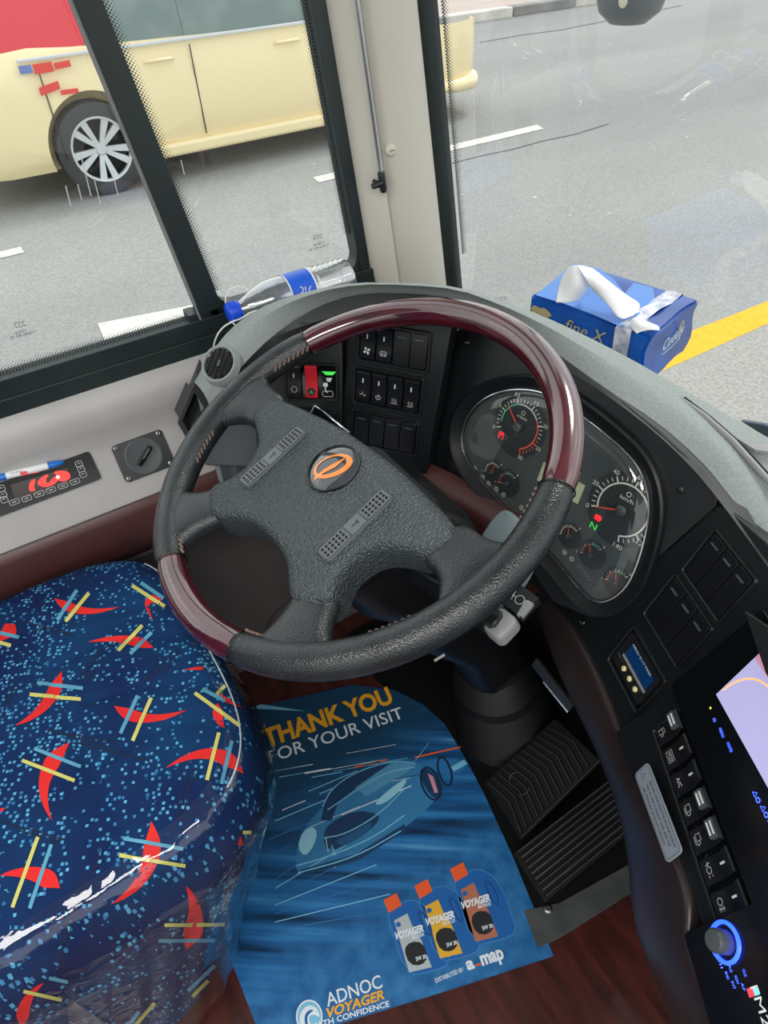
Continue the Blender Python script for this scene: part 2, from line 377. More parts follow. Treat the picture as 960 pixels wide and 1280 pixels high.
for r, fl in ((rows[0], 0), (rows[-1], 1)):
    n = len(r); mb.add(r, [tuple(range(n)) if fl else tuple(range(n))[::-1]], CREAM)
body = mb.build('car_body', CREAM, parent=taxi, smooth=40)
bmb = bmesh.new(); bmb.from_mesh(body.data); bmesh.ops.recalc_face_normals(bmb, faces=bmb.faces); bmb.to_mesh(body.data); bmb.free()
cut = MB()
for yy in (0, 2.82):
    for sx in (-1, 1):
        pr_ = [V((TX + sx * .66, TY + yy + .385 * math.cos(a), .35 + .385 * math.sin(a))) for a in [2 * PI * k / 40 for k in range(40)]]
        cut.prism(pr_, V((sx * .5, 0, 0)))
cut = cut.build('cutter', ARCH)
bc = bmesh.new(); bc.from_mesh(cut.data); bmesh.ops.recalc_face_normals(bc, faces=bc.faces); bc.to_mesh(cut.data); bc.free()
cut.parent = taxi; cut.location = -V(taxi['_o'])
bpy.context.view_layer.update()
md = body.modifiers.new('arches', 'BOOLEAN'); md.object = cut; md.operation = 'DIFFERENCE'; md.solver = 'EXACT'
bpy.context.view_layer.update(); dg = bpy.context.evaluated_depsgraph_get()
nm = bpy.data.meshes.new_from_object(body.evaluated_get(dg)); body.modifiers.clear(); body.data = nm
bpy.data.objects.remove(cut)
# greenhouse
def gh(y0, y1, ty0, ty1, wb, wt, zb, zt):
    n = 9; rows = []
    for i in range(n):
        t = i / (n - 1); e = t * .96; bulge = math.sin(t * PI / 2)
        w = wb + (wt - wb) * t ** 1.3; z = zb + (zt - zb) * math.sin(t * PI / 2) ** .95
        a = y0 + (ty0 - y0) * t; b = y1 + (ty1 - y1) * t
        rows.append([(TX + w, TY + a, z), (TX + w * 1.0, TY + (a + b) / 2, z + .004), (TX + w, TY + b, z), (TX + w * .55, TY + b + .06 * (1 - t), z + .01), (TX - w * .55, TY + b + .06 * (1 - t), z + .01), (TX - w, TY + b, z), (TX - w, TY + (a + b) / 2, z), (TX - w, TY + a, z), (TX - w * .5, TY + a - .03, z + .01), (TX + w * .5, TY + a - .03, z + .01)])
    rows.append([tuple(V(p) * .9 + V((TX, TY + (ty0 + ty1) / 2, zt + .03)) * .1) for p in rows[-1]])
    rows.append([tuple(V((TX, TY + (ty0 + ty1) / 2, zt + .04)) * .6 + V(p) * .4) for p in rows[-1]])
    return rows
mb = MB(); g = gh(-.95, 2.35, .15, 1.35, .83, .60, .97, 1.50); mb.grid(g, TRED, closed_u=True); mb.add(g[-1], [tuple(range(10))], TRED)
mb.build('roof', TRED, parent=taxi, smooth=50)
def side_pt(y, t, sx=1, off=.008):
    w = .83 + (.60 - .83) * t ** 1.3; z = .97 + .53 * math.sin(t * PI / 2) ** .95
    return V((TX + sx * (w + off), TY + y, z))
for sx in (1, -1):
    for lab, (ya_, yb_) in (('rear', (.08, .853)), ('front', (.857, 2.12))):
        rows = []
        for k in range(7):
            t = .0 + .96 * k / 6
            if lab == 'rear': a = ya_ + .55 * t; b = yb_
            else: a = ya_; b = yb_ - .85 * t
            rows.append([side_pt(a, t, sx), side_pt(b, t, sx)])
        mb = MB(); mb.grid(rows, TGL)
        mb.grid([[p + V((-sx * .006, 0, 0)) for p in r] for r in rows], TGL); mb.build('side_window', TGL, parent=taxi, smooth=60)
# rear and front screens
for nm_, (yb_, yt_) in (('rear_screen', (-.95, .10)), ('front_screen', (2.28, 1.28))):
    rows = []
    s_ = -1 if nm_[0] == 'r' else 1
    for k in range(7):
        t = .06 + .84 * k / 6; w = (.83 + (.60 - .83) * t ** 1.3) * .9; z = .98 + .53 * math.sin(t * PI / 2) ** .95; y = yb_ + (yt_ - yb_) * t
        rows.append([V((TX - w, TY + y + s_ * .0, z)), V((TX - w * .5, TY + y + s_ * .05, z + .012)), V((TX + w * .5, TY + y + s_ * .05, z + .012)), V((TX + w, TY + y, z))])
    MB().grid(rows, TGL).build(nm_, TGL, parent=taxi, smooth=60)
def car_wheel(yy, sx):
    c = V((TX + sx * .80, TY + yy, .33)); ax = V((sx, 0, 0))
    ty = MB().lathe([(.225, -.09), (.30, -.10), (.325, -.085), (.332, -.04), (.332, .04), (.325, .085), (.30, .10), (.235, .095), (.225, .08)], c, ax, TYRE, 40).build('tyre', TYRE, parent=taxi, smooth=50)
    mb = MB(); mb.lathe([(.232, .085), (.222, .092), (.214, .07), (.205, .0), (.0, -.02)], c, ax, ARCH, 40)
    mb.lathe([(.236, .088), (.228, .098), (.216, .094), (.212, .07)], c, ax, ALLOY, 40); mb.lathe([(.0, .075), (.035, .075), (.045, .06), (.048, .03)], c, ax, ALLOY, 20)
    for k in range(10):
        a = 2 * PI * k / 10 + (.09 if k % 2 else -.09); r_ = V((0, math.cos(a), math.sin(a))); t_ = V((0, -math.sin(a), math.cos(a)))
        a0 = c + ax * .06 + r_ * .03; a1 = c + ax * .085 + r_ * .222
        mb.add([a0 - t_ * .014, a0 + t_ * .014, a1 + t_ * .027, a1 - t_ * .027, a0 - t_ * .014 - ax * .03, a0 + t_ * .014 - ax * .03, a1 + t_ * .027 - ax * .03, a1 - t_ * .027 - ax * .03],
               [(0, 1, 2, 3), (7, 6, 5, 4), (0, 4, 5, 1), (1, 5, 6, 2), (2, 6, 7, 3), (3, 7, 4, 0)], ALLOY)
    w = mb.build('wheel_rim', ALLOY, parent=ty, smooth=40)
for yy in (0, 2.82):
    for sx in (1, -1): car_wheel(yy, sx)
mb = MB()
for y in (-.28, .86, 1.98):   # door shut lines
    MB().box((TX + .912, TY + y, .62), (.006, .008, .62), None, ARCH).build('door_gap', ARCH, parent=taxi)
for y in (.60, 1.70):
    mb = MB(); mb.tube([(TX + .905, TY + y - .11, .855), (TX + .935, TY + y - .08, .86), (TX + .935, TY + y + .08, .86), (TX + .905, TY + y + .11, .855)], .014, 8, CREAM); mb.build('door_handle', CREAM, parent=taxi, smooth=60)
mb = MB().box((TX + .90, TY + .9, .965), (.03, 2.6, .02), None, ALLOY); mb.build('belt_trim', ALLOY, parent=taxi, bevel=.004)
mb = MB().box((TX + .885, TY + 1.41, .235), (.10, 1.95, .10), None, CREAM); mb.build('sill_skirt', CREAM, parent=taxi, bevel=.03)
for sx in (1, -1):
    mb = MB(); mb.lathe([(0, .06), (.08, .05), (.13, .02), (.15, -.03)], (TX + sx * .72, TY + 3.48, .64), (sx * .75, .55, .35), LAMP, 20); mb.build('headlamp', LAMP, parent=taxi, smooth=60)
MB().tube([(TX + .87, TY + 3.25, .30), (TX + .86, TY + 3.5, .29), (TX + .80, TY + 3.72, .29), (TX + .66, TY + 3.84, .29), (TX + .3, TY + 3.90, .29), (TX - .3, TY + 3.90, .29), (TX - .66, TY + 3.84, .29), (TX - .80, TY + 3.72, .29), (TX - .86, TY + 3.5, .29)], [.04, .06, .07, .07, .07, .07, .07, .07, .05], 10, CREAM).build('front_bumper', CREAM, parent=taxi, smooth=60)
# small decals on the rear wing: blurred red and blue lettering, two red arrow marks
DB = mat('decal_blue', (110, 130, 190), .4); DR = mat('decal_red', (228, 70, 60), .4)
mb = MB(); XD = TX + .925
for (x0, y0, x1, y1, w, m_) in ((24, 88, 40, 86, .05, DB), (42, 87, 66, 83, .06, DR), (68, 83, 88, 79, .04, DR), (50, 115, 74, 106, .05, DR), (76, 116, 98, 113, .03, DR)):
    a = aX(x0, y0, XD) - V((0, 0, RZ)); b = aX(x1, y1, XD) - V((0, 0, RZ)); mb.add([a - V((0, 0, w / 2)), b - V((0, 0, w / 2)), b + V((0, 0, w / 2)), a + V((0, 0, w / 2))], [(0, 1, 2, 3)], m_)
mb.build('wing_decal', DR, parent=taxi)

taxi.location.z += RZ
# ================================================================== CAB SHELL
FZ = .8
XW = -.972
def line_at(p, q, z):            # point on the line p-q at height z
    t = (z - p.z) / (q.z - p.z); return p + (q - p) * t
struct(MB().box((.24, -1.1, FZ - .02), (2.5, 4.3, .04)).build('floor', FLOORW))
struct(MB().box((.24, -1.0, 2.78), (2.55, 4.0, .04)).build('ceiling', mat('ceiling_white', (226, 226, 222), .8)))

struct(MB().box((1.5, -1.1, 1.05), (.04, 4.2, .5)).build('wall_right', mat('right_wall_grey', (110, 110, 110), .8)))
# left wall under the window
def wall_strip(name, prof, y0, y1, m, sm=60):
    mb = MB(); ys = [y0 + (y1 - y0) * k / 12 for k in range(13)]
    mb.grid([[V((x, y, z)) for x, z in prof] for y in ys], m)
    return struct(mb.build(name, m, smooth=sm))
wprof = [(-1.0, 1.60), (-.965, 1.60), (-.955, 1.590), (-.934, 1.576), (-.926, 1.560), (-.929, 1.53), (-.934, 1.500), (-.929, 1.486), (-.905, 1.442), (-.893, 1.424), (-.890, 1.417), (-.893, 1.412), (-.93, 1.40)]
wall_strip('wall_left', wprof, -1.6, .48, TRIMGREY, 50)
bprof = [(-.90, 1.414), (-.893, 1.411), (-.887, 1.395), (-.888, 1.36), (-.896, 1.325), (-.91, 1.295), (-.925, 1.285), (-.96, 1.28)]
wall_strip('trim_1', bprof, -1.6, .48, BROWN)
lprof = [(-.93, 1.29), (-.93, 1.27), (-.945, 1.262), (-.955, 1.10), (-.96, .95), (-.962, .80)]
wall_strip('wall_lower', lprof, -1.6, .78, WALLGREY)
mb = MB()   # round hatch seam in the lower wall
hc = aX(372, 775, -.955); stroke(mb, [hc + V((0, .075 * math.cos(a), .075 * math.sin(a))) for a in [2 * PI * k / 40 for k in range(40)]], .003, (1, 0, 0), mat('seam_dark', (70, 66, 64), .6), .003, closed=True)
struct(mb.build('trim_2', BLK))
# outer body below the windows and the bulkhead in front of the pedals
struct(MB().box((-1.0, -1.2, .95), (.04, 3.7, 1.2)).build('wall_outer', mat('bus_side_white', (190, 190, 188), .5)))
struct(MB().box((.24, .80, .98), (2.5, .04, .9)).build('wall_front', mat('bulkhead_dark', (16, 18, 20), .7)))

# ---- side windows
def pl(x, y): return aX(x, y, XW)
rail_t = (pl(0, 467), pl(250, 397)); rail_b = (pl(0, 519), pl(259, 442))
zt = (rail_t[0].z + rail_t[1].z) / 2; zb = (rail_b[0].z + rail_b[1].z) / 2
frm = MB()
frm.box((XW, -.5, (zt + zb) / 2 + .0), (.03, 2.2, zt - zb), None, SEAL)
frm.box((XW + .008, -.5, zb + (zt - zb) * .30), (.03, 2.2, (zt - zb) * .6), None, SEAL)
d0, d1 = pl(88, 0), pl(250, 397); e0, e1 = pl(125, 0), pl(272, 375)
def bar(a0, a1, b0, b1, zlo, zhi, th=.03, m=SEAL, dx=0, mb=frm):
    P = [line_at(a0, a1, zlo), line_at(b0, b1, zlo), line_at(b0, b1, zhi), line_at(a0, a1, zhi)]
    P = [p + V((dx + .012, 0, 0)) for p in P]; mb.prism(P, V((-th, 0, 0)), m)
bar(d0, d1, e0, e1, zb, 2.72)
g0, g1 = pl(383, 0), pl(443, 318); h0, h1 = pl(402, 0), pl(462, 352)
bar(g0, g1, h0, h1, zb - .1, 2.72)
q0, q1 = pl(272, 380), pl(430, 341)
frm.prism([V((XW + .012, y, z)) for y, z in ((q0.y - .05, q0.z), (q1.y + .06, q1.z), (q1.y + .06, zb), (q0.y - .05, zb))], V((-.03, 0, 0)), SEAL)
frm.box((XW, -.5, 2.70), (.03, 2.4, .1), None, SEAL)
def fillet(c, a, b, r):
    a = a.normalized(); b = b.normalized(); pts = [c + a * r]
    ctr = c + a * r + b * r
    for k in range(1, 6):
        t = PI / 2 * k / 6; pts.append(ctr - b * (r * math.cos(t)) - a * (r * math.sin(t)))
    pts.append(c + b * r); pts.append(c - (a + b) * .004); frm.prism([p + V((.010, 0, 0)) for p in pts], V((-.025, 0, 0)), SEAL)
cz_ = q1.z; cR = line_at(g0, g1, cz_); upv = (g0 - g1).normalized()
fillet(cR, V((0, -1, 0)), upv, .035)
cL = line_at(e0, e1, q0.z); fillet(cL, V((0, 1, 0)), (e0 - e1).normalized(), .022)
wf = struct(frm.build('trim_3', SEAL, bevel=.003))
thin = MB(); a = line_at(d0, d1, zt); b = line_at(d0, d1, 2.7); thin.tube([a + V((.013, -.003, 0)), b + V((.013, -.003, 0))], .0018, 6, MGREY)
struct(thin.build('trim_4', MGREY, smooth=60))
CLEAR = glass('window_glass', (.93, .965, .955), 1.0)
FRIT = mat('frit_black', (58, 64, 64), .5); ETCH = mat('glass_etching', (62, 68, 68), .6)
w1 = struct(MB().add([(XW - .004, -1.6, zt - .01), (XW - .004, line_at(d0, d1, zt).y + .01, zt - .01), (XW - .004, line_at(d0, d1, 2.7).y + .01, 2.7), (XW - .004, -1.6, 2.7)], [(0, 1, 2, 3)]).build('window_1', CLEAR))
A_ = line_at(e0, e1, q0.z - .01); B_ = line_at(g0, g1, q0.z - .01)
w2 = struct(MB().add([(XW - .004, A_.y - .01, A_.z), (XW - .004, B_.y + .01, A_.z), (XW - .004, line_at(g0, g1, 2.7).y + .01, 2.7), (XW - .004, line_at(e0, e1, 2.7).y - .01, 2.7)], [(0, 1, 2, 3)]).build('window_2', CLEAR))
for w_ in (w1, w2): w_.data.update(); 
def dots(parent, start, end, inward, n_in=6, pitch=.0042, nrm=(1, 0, 0), r0=.0019, name='frit_dots'):
    start = V(start); end = V(end); d = end - start; L_ = d.length; d.normalize(); inw = V(inward).normalized(); mb = MB(); N = int(L_ / pitch)
    for k in range(N):
        for j in range(n_in):
            r = r0 * (1 - j / (n_in + .4)); c = start + d * (k * pitch + (j % 2) * pitch / 2) + inw * (j * pitch * .62 + .001)
            mb.add([c + d * (r * math.cos(a)) + inw * (r * math.sin(a)) for a in (0, PI / 3, 2 * PI / 3, PI, 4 * PI / 3, 5 * PI / 3)], [tuple(range(6))])
    return struct(mb.build(name, FRIT, parent=parent))
def sh(p, dx=-.0035): return V((XW + dx, p.y, p.z))
dots(w1, sh(V((0, -.25, zt))), sh(V((0, line_at(d0, d1, zt).y, zt))), (0, 0, 1), 5)
dots(w2, sh(line_at(e0, e1, q0.z + .02)), sh(line_at(e0, e1, 2.08)), (0, 1, 0), 7)
dots(w2, sh(line_at(g0, g1, q0.z + .05)), sh(line_at(g0, g1, 2.08)), (0, -1, 0), 5)
def etch(parent, px_list, d):
    mb = MB()
    for body, (x0, y0), (x1, y1), hpx in px_list:
        a = aX(x0, y0, XW - .003); b = aX(x1, y1, XW - .003); put_text(mb, body, a, b, (0, 0, 1), d * hpx, ETCH, n=V((1, 0, 0)), lift=.0002)
    struct(mb.build('glass_etching', ETCH, parent=parent))
etch(w2, [('CCC', (392, 300), (403, 297), 7), ('002871', (392, 308), (405, 304), 4), ('E4 43R-000017', (387, 314), (411, 307), 4)], .0009)
etch(w1, [('CCC', (20, 410), (33, 407), 8), ('002871', (20, 418), (33, 414), 4), ('E4 43R-000017', (14, 424), (45, 416), 4.5)], .0009)
mb = MB()   # dried drips on the side glass
for x, y, l_ in ((82, 232, 26), (97, 230, 20), (118, 225, 30), (142, 222, 22), (226, 200, 18), (100, 190, 55)):
    stroke(mb, [aX(x, y, XW - .003), aX(x + l_ * .25, y + l_, XW - .003)], .0012, (1, 0, 0), mat('drip_residue', (196, 200, 198), .7), .0003)
struct(mb.build('drip_marks', None or MATS['drip_residue'], parent=w1))

# ---- windscreen
SL = .143
WPL = [(-.948, .722), (-.944, .775), (-.918, .845), (-.86, .892), (-.78, .915), (-.66, .928), (-.45, .938), (-.15, .95), (.2, .955), (.6, .945), (1.0, .90), (1.3, .80), (1.45, .68)]
WPL = smoothpoly(WPL, 2, closed=False)
def ws(p, z): return V((p[0], p[1] - SL * (z - 1.56), z))
CLEARW = glass('windscreen_glass', (.95, .975, .965), 1.8)
mb = MB(); mb.grid([[ws(p, z) for p in WPL] for z in (1.28, 1.5, 1.8, 2.1, 2.4, 2.7)][::-1], CLEARW)
w3 = struct(mb.build('window_3', CLEARW, smooth=80))
def inw(i):
    a = V((*WPL[max(i - 1, 0)], 0)); b = V((*WPL[min(i + 1, len(WPL) - 1)], 0)); t = (b - a).normalized(); return V((t.y, -t.x, 0))
mb = MB(); rows = []
for z in (1.25, 1.5, 1.8, 2.1, 2.4, 2.72):
    a = ws(WPL[0], z); rows.append([a + V((-.012, -.016, 0)), a + V((.004, -.006, 0)), a + V((.012, .006, 0)), a + V((.010, .020, 0)), a + V((.002, .024, 0)), a + V((-.014, .02, 0))])
mb.grid(rows, SEAL); struct(mb.build('trim_5', SEAL, smooth=60, parent=w3))
dots(w3, ws((-.943, .752), 1.62), ws((-.943, .752), 2.08), (.05, 1, 0), 5)
mb = MB()
for body, (x0, y0), (x1, y1), h_ in (('CCC', (619, 375), (634, 374), .006),):
    a = aY(x0, y0, .925); b = aY(x1, y1, .925); put_text(mb, body, a, b, (0, 0, 1), h_, ETCH, n=V((0, -1, 0)), lift=0)
struct(mb.build('glass_etching', ETCH, parent=w3))
struct(MB().box((.24, .90, 1.27), (2.5, .06, .06)).build('wall_nose', mat('bus_nose_white', (200, 200, 198), .4)))
struct(MB().box((.24, .93, .75), (2.5, .05, 1.0)).build('wall_bumper', mat('bus_nose_white', (200, 200, 198), .4)))

# ---- corner pillar between the side window and the windscreen
rows = []
for z in (1.25, 1.45, 1.6, 1.75, 1.9, 2.1, 2.3, 2.5, 2.76):
    a = line_at(h0, h1, z); a = V((XW + .010, a.y, z)); b = ws(WPL[0], z) + V((.0, -.012, 0)); r_ = []
    for t, dx in ((0, -.03), (0, .0), (.05, .012), (.20, .022), (.27, .024), (.285, .018), (.30, .026), (.42, .036), (.60, .042), (.80, .036), (.93, .022), (1, .004), (1, -.03)):
        r_.append(a + (b - a) * t + V((dx, 0, 0)))
    rows.append(r_)
pil = struct(MB().grid(rows, PILL).build('pillar', PILL, smooth=70))
# screw cap on the pillar
pc = V((XW + .052, 0, 0)); c = aX(488, 187, XW + .045)
mb = MB().lathe([(0, .006), (.006, .006), (.0085, .004), (.0095, 0)], c, (1, -.15, 0), mat('cap_ivory', (206, 202, 184), .5), 20)
mb.box(c + V((.0062, 0, 0)), (.001, .009, .0016), None, DIM); struct(mb.build('screw_cap', MATS['cap_ivory'], smooth=50, parent=None))
bpy.data.objects['screw_cap'].parent = None
# chrome pull rod with a black end
pr0 = aX(438, -60, -.915); pr1 = aX(478, 228, -.915)
t = thing('blind_pull_rod', 'thin chrome pull rod with a black end hanging beside the pale corner pillar', 'rod', tuple(pr1))
d_ = (pr0 - pr1).normalized()
MB().tube([pr1, pr1 + d_ * .6], .0034, 12).build('rod', CHROME, parent=t, smooth=60)
mb = MB(); mb.tube([pr1 - d_ * .014, pr1 - d_ * .010, pr1 + d_ * .012, pr1 + d_ * .016], [.004, .0055, .0055, .004], 12); mb.tube([pr1, pr1 + V((-.004, -.016, -.004))], [.006, .004], 10)
mb.tube([pr1 - d_ * .004 + V((-.025, 0, 0)), pr1 - d_ * .004], .003, 8)
mb.build('rod_end', BLK, parent=t, smooth=60)

# ================================================================== DASHBOARD
FC = Fr((-.45, .52, 1.53), 8, 20); FP = Fr((-.237, .536, 1.583), -22, 20)
FL = Fr((-.69, .43, 1.56), 34, 16); FH = Fr((-.775, .358, 1.582), 50, 20)
FQ = Fr(FP.p(.085, 0), -32, 24)
dash = thing('dashboard', 'wraparound grey and black bus dashboard curving round behind the steering wheel', 'dashboard', (-.45, .6, 1.35))
# hood: stations G (inner), K (crown), O (outer), each a pixel with the height there
HS = [((262, 508), (254, 490), (243, 478), 1.575), ((279, 486), (264, 464), (255, 455), 1.60), ((307, 452), (288, 430), (276, 424), 1.63), ((340, 420), (314, 404), (300, 400), 1.65),
      ((380, 392), (350, 381), (338, 378), 1.668), ((420, 374), (398, 364), (388, 363), 1.683), ((460, 366), (447, 355), (440, 353), 1.695), ((520, 367), (513, 356), (509, 353), 1.70),
      ((570, 373), (572, 361), (573, 358), 1.70), ((620, 392), (625, 380), (628, 376), 1.697), ((665, 418), (673, 401), (677, 394), 1.687), ((703, 447), (720, 426), (727, 417), 1.675),
      ((760, 488), (777, 460), (786, 447), 1.66), ((820, 526), (830, 490), (838, 477), 1.645), ((875, 574), (884, 538), (894, 510), 1.632), ((907, 613), (929, 582), (950, 541), 1.622),
      ((960, 681), (962, 622), (1000, 570), 1.61), ((1030, 780), (1030, 700), (1070, 620), 1.60), ((1120, 900), (1120, 800), (1160, 700), 1.59)]
Gs, Ks, Os = [], [], []
for g_, k_, o_, z in HS:
    Gs.append(aZ(*g_, z)); Ks.append(aZ(*k_, z + .020)); Os.append(aZ(*o_, z + .014))
def sm3(L, it=1): return [V(p) for p in smoothpoly([tuple(p) for p in L], it, closed=False)]
Gs, Ks, Os = sm3(Gs), sm3(Ks), sm3(Os)
Ep = []
rows = []
for G, K, O in zip(Gs, Ks, Os):
    w = (K - G); out = (O - K); out.z = 0; out.normalize(); inn = (G - K); inn.z = 0; inn.normalize()
    rows.append([G, G + (K - G) * .25 + V((0, 0, .002)), G + (K - G) * .6 + V((0, 0, .0035)), K + (G - K) * .1 + V((0, 0, .001)), K + (O - K) * .2, K + (O - K) * .6 + V((0, 0, .001)), O, O + out * .006 + V((0, 0, -.008)), O + out * .008 + V((0, 0, -.06)), O + out * .02 + V((0, 0, -.30))])
hood = MB().grid(rows, GREY).build('hood', GREY, parent=dash, smooth=35)
# dark visor band between the hood's inner edge and the fascia
EP = [(FH, 270, 522), (FH, 290, 497), (FH, 318, 464), (FH, 350, 434), (FH, 390, 410), (FL, 428, 394), (FL, 465, 384), (FL, 522, 380), (FC, 566, 385), (FC, 610, 403), (FC, 655, 431), (FC, 714, 465), (FC, 773, 504), (FC, 820, 541), (FC, 864, 583), (FP, 899, 625), (FP, 960, 708), (FQ, 1030, 810), (FQ, 1120, 930)]
Es = sm3([f.px(x, y, .003) for f, x, y in EP])
vis = []
for G, K, E_ in zip(Gs, Ks, Es):
    out = (K - G); out.z = 0; out.normalize(); m_1 = (G + E_) / 2
    vis.append([G + (K - G) * .03 + V((0, 0, -.0012)), G * .85 + E_ * .15 + V((0, 0, .0004)), m_1, E_, E_ + out * .008 + V((0, 0, -.001)), E_ + out * .03 + V((0, 0, .004))])
MB().grid(vis, VISOR).build('visor_lip', VISOR, parent=dash, smooth=35)
# defrost slot in the right part of the hood top
P = [aZ(x, y, z) for x, y, z in ((847, 497, 1.656), (880, 522, 1.65), (915, 553, 1.645), (960, 603, 1.638), (1000, 660, 1.63))]
mb = MB(); mb.tube([p + V((0, 0, .002)) for p in P], [.002, .0035, .0035, .0035, .0035], 8, MGREY)
mb.tube([p + V((.006, .003, .0015)) for p in P], .0022, 6, BLK)
mb.build('defrost_slot', MGREY, parent=dash, smooth=60)

# dash faces
def face(name, F, pts, m=DASHBLK, th=.03, z=0, bevel=.002):
    mb = MB().prism([F.p(x, y, z) for x, y in pts], F.n * -th, m); return mb.build(name, m, parent=dash, bevel=bevel)
def lp(F, L): return [F.l(*p) for p in L]
face('fascia_left', FH, [(-.13, -.10), (.032, -.10), (.036, .02), (.036, .075), (-.02, .085), (-.06, .06), (-.12, .02)])
face('fascia_switches', FL, [(-.083, -.115), (.058, -.115), (.062, -.03), (.073, .13), (.04, .15), (-.02, .13), (-.075, .085)])
face('fascia_instruments', FC, lp(FC, [(562, 380), (534, 545), (530, 605), (575, 622), (640, 676), (690, 752), (738, 772), (896, 634), (899, 618), (864, 576), (820, 536), (773, 498), (714, 458), (658, 424), (615, 398), (575, 382)]))
face('fascia_centre', FP, [(-.039, .030), (-.087, -.202), (-.155, -.250), (-.10, -.262), (.087, -.262), (.087, .045), (.03, .045), (-.02, .038)])
face('fascia_console', FQ, [(-.012, -.245), (.05, -.24), (.10, -.215), (.165, -.205), (.45, -.205), (.45, .045), (0, .045)])
# thin bright seams between the fascia panels
mb = MB()
for A, B in ((FC.px(558, 412, .0015), FC.px(536, 545, .0015)), (FC.px(536, 545, .0015), FC.px(531, 590, .0015))): mb.tube([A, B], .0007, 6)
mb.build('panel_seam', DGREY, parent=dash)
mb = MB(); mb.tube([FC.px(894, 636, .001), FC.px(742, 768, .001)], .0012, 6); mb.build('panel_seam', GLOSSBLK, parent=dash)
# screws and clip buttons in the fascia
for F, x, y in ((FC, 584, 428), (FC, 547, 588), (FC, 851, 612), (FP, 728, 778)):
    c = F.px(x, y, 0); mb = MB().lathe([(0, .0025), (.0028, .0025), (.0042, .0015), (.0048, 0)], c, F.n, GLOSSBLK if x != 851 else BLK, 18)
    mb.box(c + F.n * .0026, (.005, .0009, .0006), F.ax, DIM if x != 851 else BLK); mb.build('fascia_screw', BLK, parent=dash, smooth=50)

# brown lower trim running round below the fascia, joined to the left wall strip
pathT = [(-.892, .45), (-.875, .475), (-.80, .43), (-.74, .395), (-.66, .425), (-.60, .455), (-.50, .475), (-.42, .485)]
def band(path, zs, m, name):
    mb = MB(); rows = []
    for i, (x, y) in enumerate(path):
        a = V(path[max(i - 1, 0)]); b = V(path[min(i + 1, len(path) - 1)]); t = (b - a).normalized(); n = V((t.y, -t.x))
        rows.append([V((x + n.x * d, y + n.y * d, z)) for d, z in zs])
    mb.grid(rows, m); return mb.build(name, m, parent=dash, smooth=70)
pT = smoothpoly([(-.90, .26), (-.885, .30), (-.83, .30), (-.775, .335), (-.72, .385), (-.64, .43), (-.55, .455), (-.44, .465)], 2, closed=False)
band(pT, [(-.03, 1.475), (.0, 1.47), (.006, 1.455), (.008, 1.42), (.003, 1.38), (-.012, 1.35), (-.05, 1.34)], BROWN, 'lower_trim')
pB = [(-.92, .34), (-.80, .40), (-.70, .46), (-.60, .50), (-.42, .53)]
band(pB, [(0, 1.36), (-.01, 1.28), (-.08, 1.15), (-.15, 1.0)], mat('under_dash_dark', (14, 16, 18), .6), 'under_panel')
# grey pocket block on the left fascia, seen through the wheel
mb = MB(); c = FH.px(290, 552, .0); mb.box(c + FH.n * .004, (.088, .075, .012), FH.ax, DGREY); mb.build('storage_lid', DGREY, parent=dash, bevel=.004)
# open side pocket at the dash end
cs = [aX(x, y, -.875) for x, y in ((244, 478), (262, 508), (238, 556), (222, 529))]
cen = sum(cs, V()) / 4; nrm = (cs[1] - cs[0]).cross(cs[3] - cs[0]); nrm = -nrm if nrm.dot(CAM - cen) < 0 else nrm; nrm.normalize()
mb = MB(); inn = [c + (cen - c) * .30 for c in cs]
outb = [c - nrm * .06 + V((0, .03, 0)) for c in cs]; inb = [c - nrm * .035 for c in inn]
mb.grid([outb, cs, inn, inb], VISOR, closed_u=True); mb.add(inb, [(0, 1, 2, 3)], GLOSSBLK)
mb.build('side_pocket', VISOR, parent=dash, smooth=30)
mb = MB()  # filler between wall, pocket and hood end
mb.prism([V((-.965, .20, 1.30)), V((-.965, .20, 1.46)), V((-.90, .24, 1.46)), V((-.862, .235, 1.45)), V((-.85, .225, 1.42)), V((-.85, .225, 1.30))], V((.0, .14, 0)), DGREY)
mb.build('end_cap', DGREY, parent=dash, bevel=.01)

# knee trim: curved brown-black panel below the centre and console faces
R1 = [(690, 748), (722, 790), (752, 850), (785, 935), (815, 1005), (850, 1075), (868, 1130), (862, 1180), (905, 1290), (940, 1400)]
L1 = [(676, 778), (690, 825), (715, 880), (745, 940), (768, 1000), (782, 1060), (786, 1130), (800, 1190), (845, 1290), (880, 1400)]
rows = []
for i, (a, b) in enumerate(zip(R1, L1)):
    k = i / (len(R1) - 1)
    fr_ = FP if i < 4 else FQ
    A = fr_.px(*a, .002); nA = fr_.n
    hh = V((nA.x, nA.y, 0)).normalized()
    # left edge: deeper down on a plane set back from the fascia
    B = on(b[0], b[1], nA, nA.dot(fr_.o) - .012 - .03 * min(1, k * 2))
    M1 = A + (B - A) * .35 + nA * .012; M2 = A + (B - A) * .7 + nA * .010
    rows.append([A - nA * .012, A + nA * .003, A + (B - A) * .08 + nA * .007, M1, M2, B, B - hh * .03, B - hh * .12 - V((0, 0, .0))])
rows = [sm3(r, 1) for r in rows]
rr = list(zip(*rows)); rr = [sm3(list(r), 2) for r in rr]
MB().grid([list(r) for r in zip(*rr)], KNEE).build('knee_trim', KNEE, parent=dash, smooth=70)
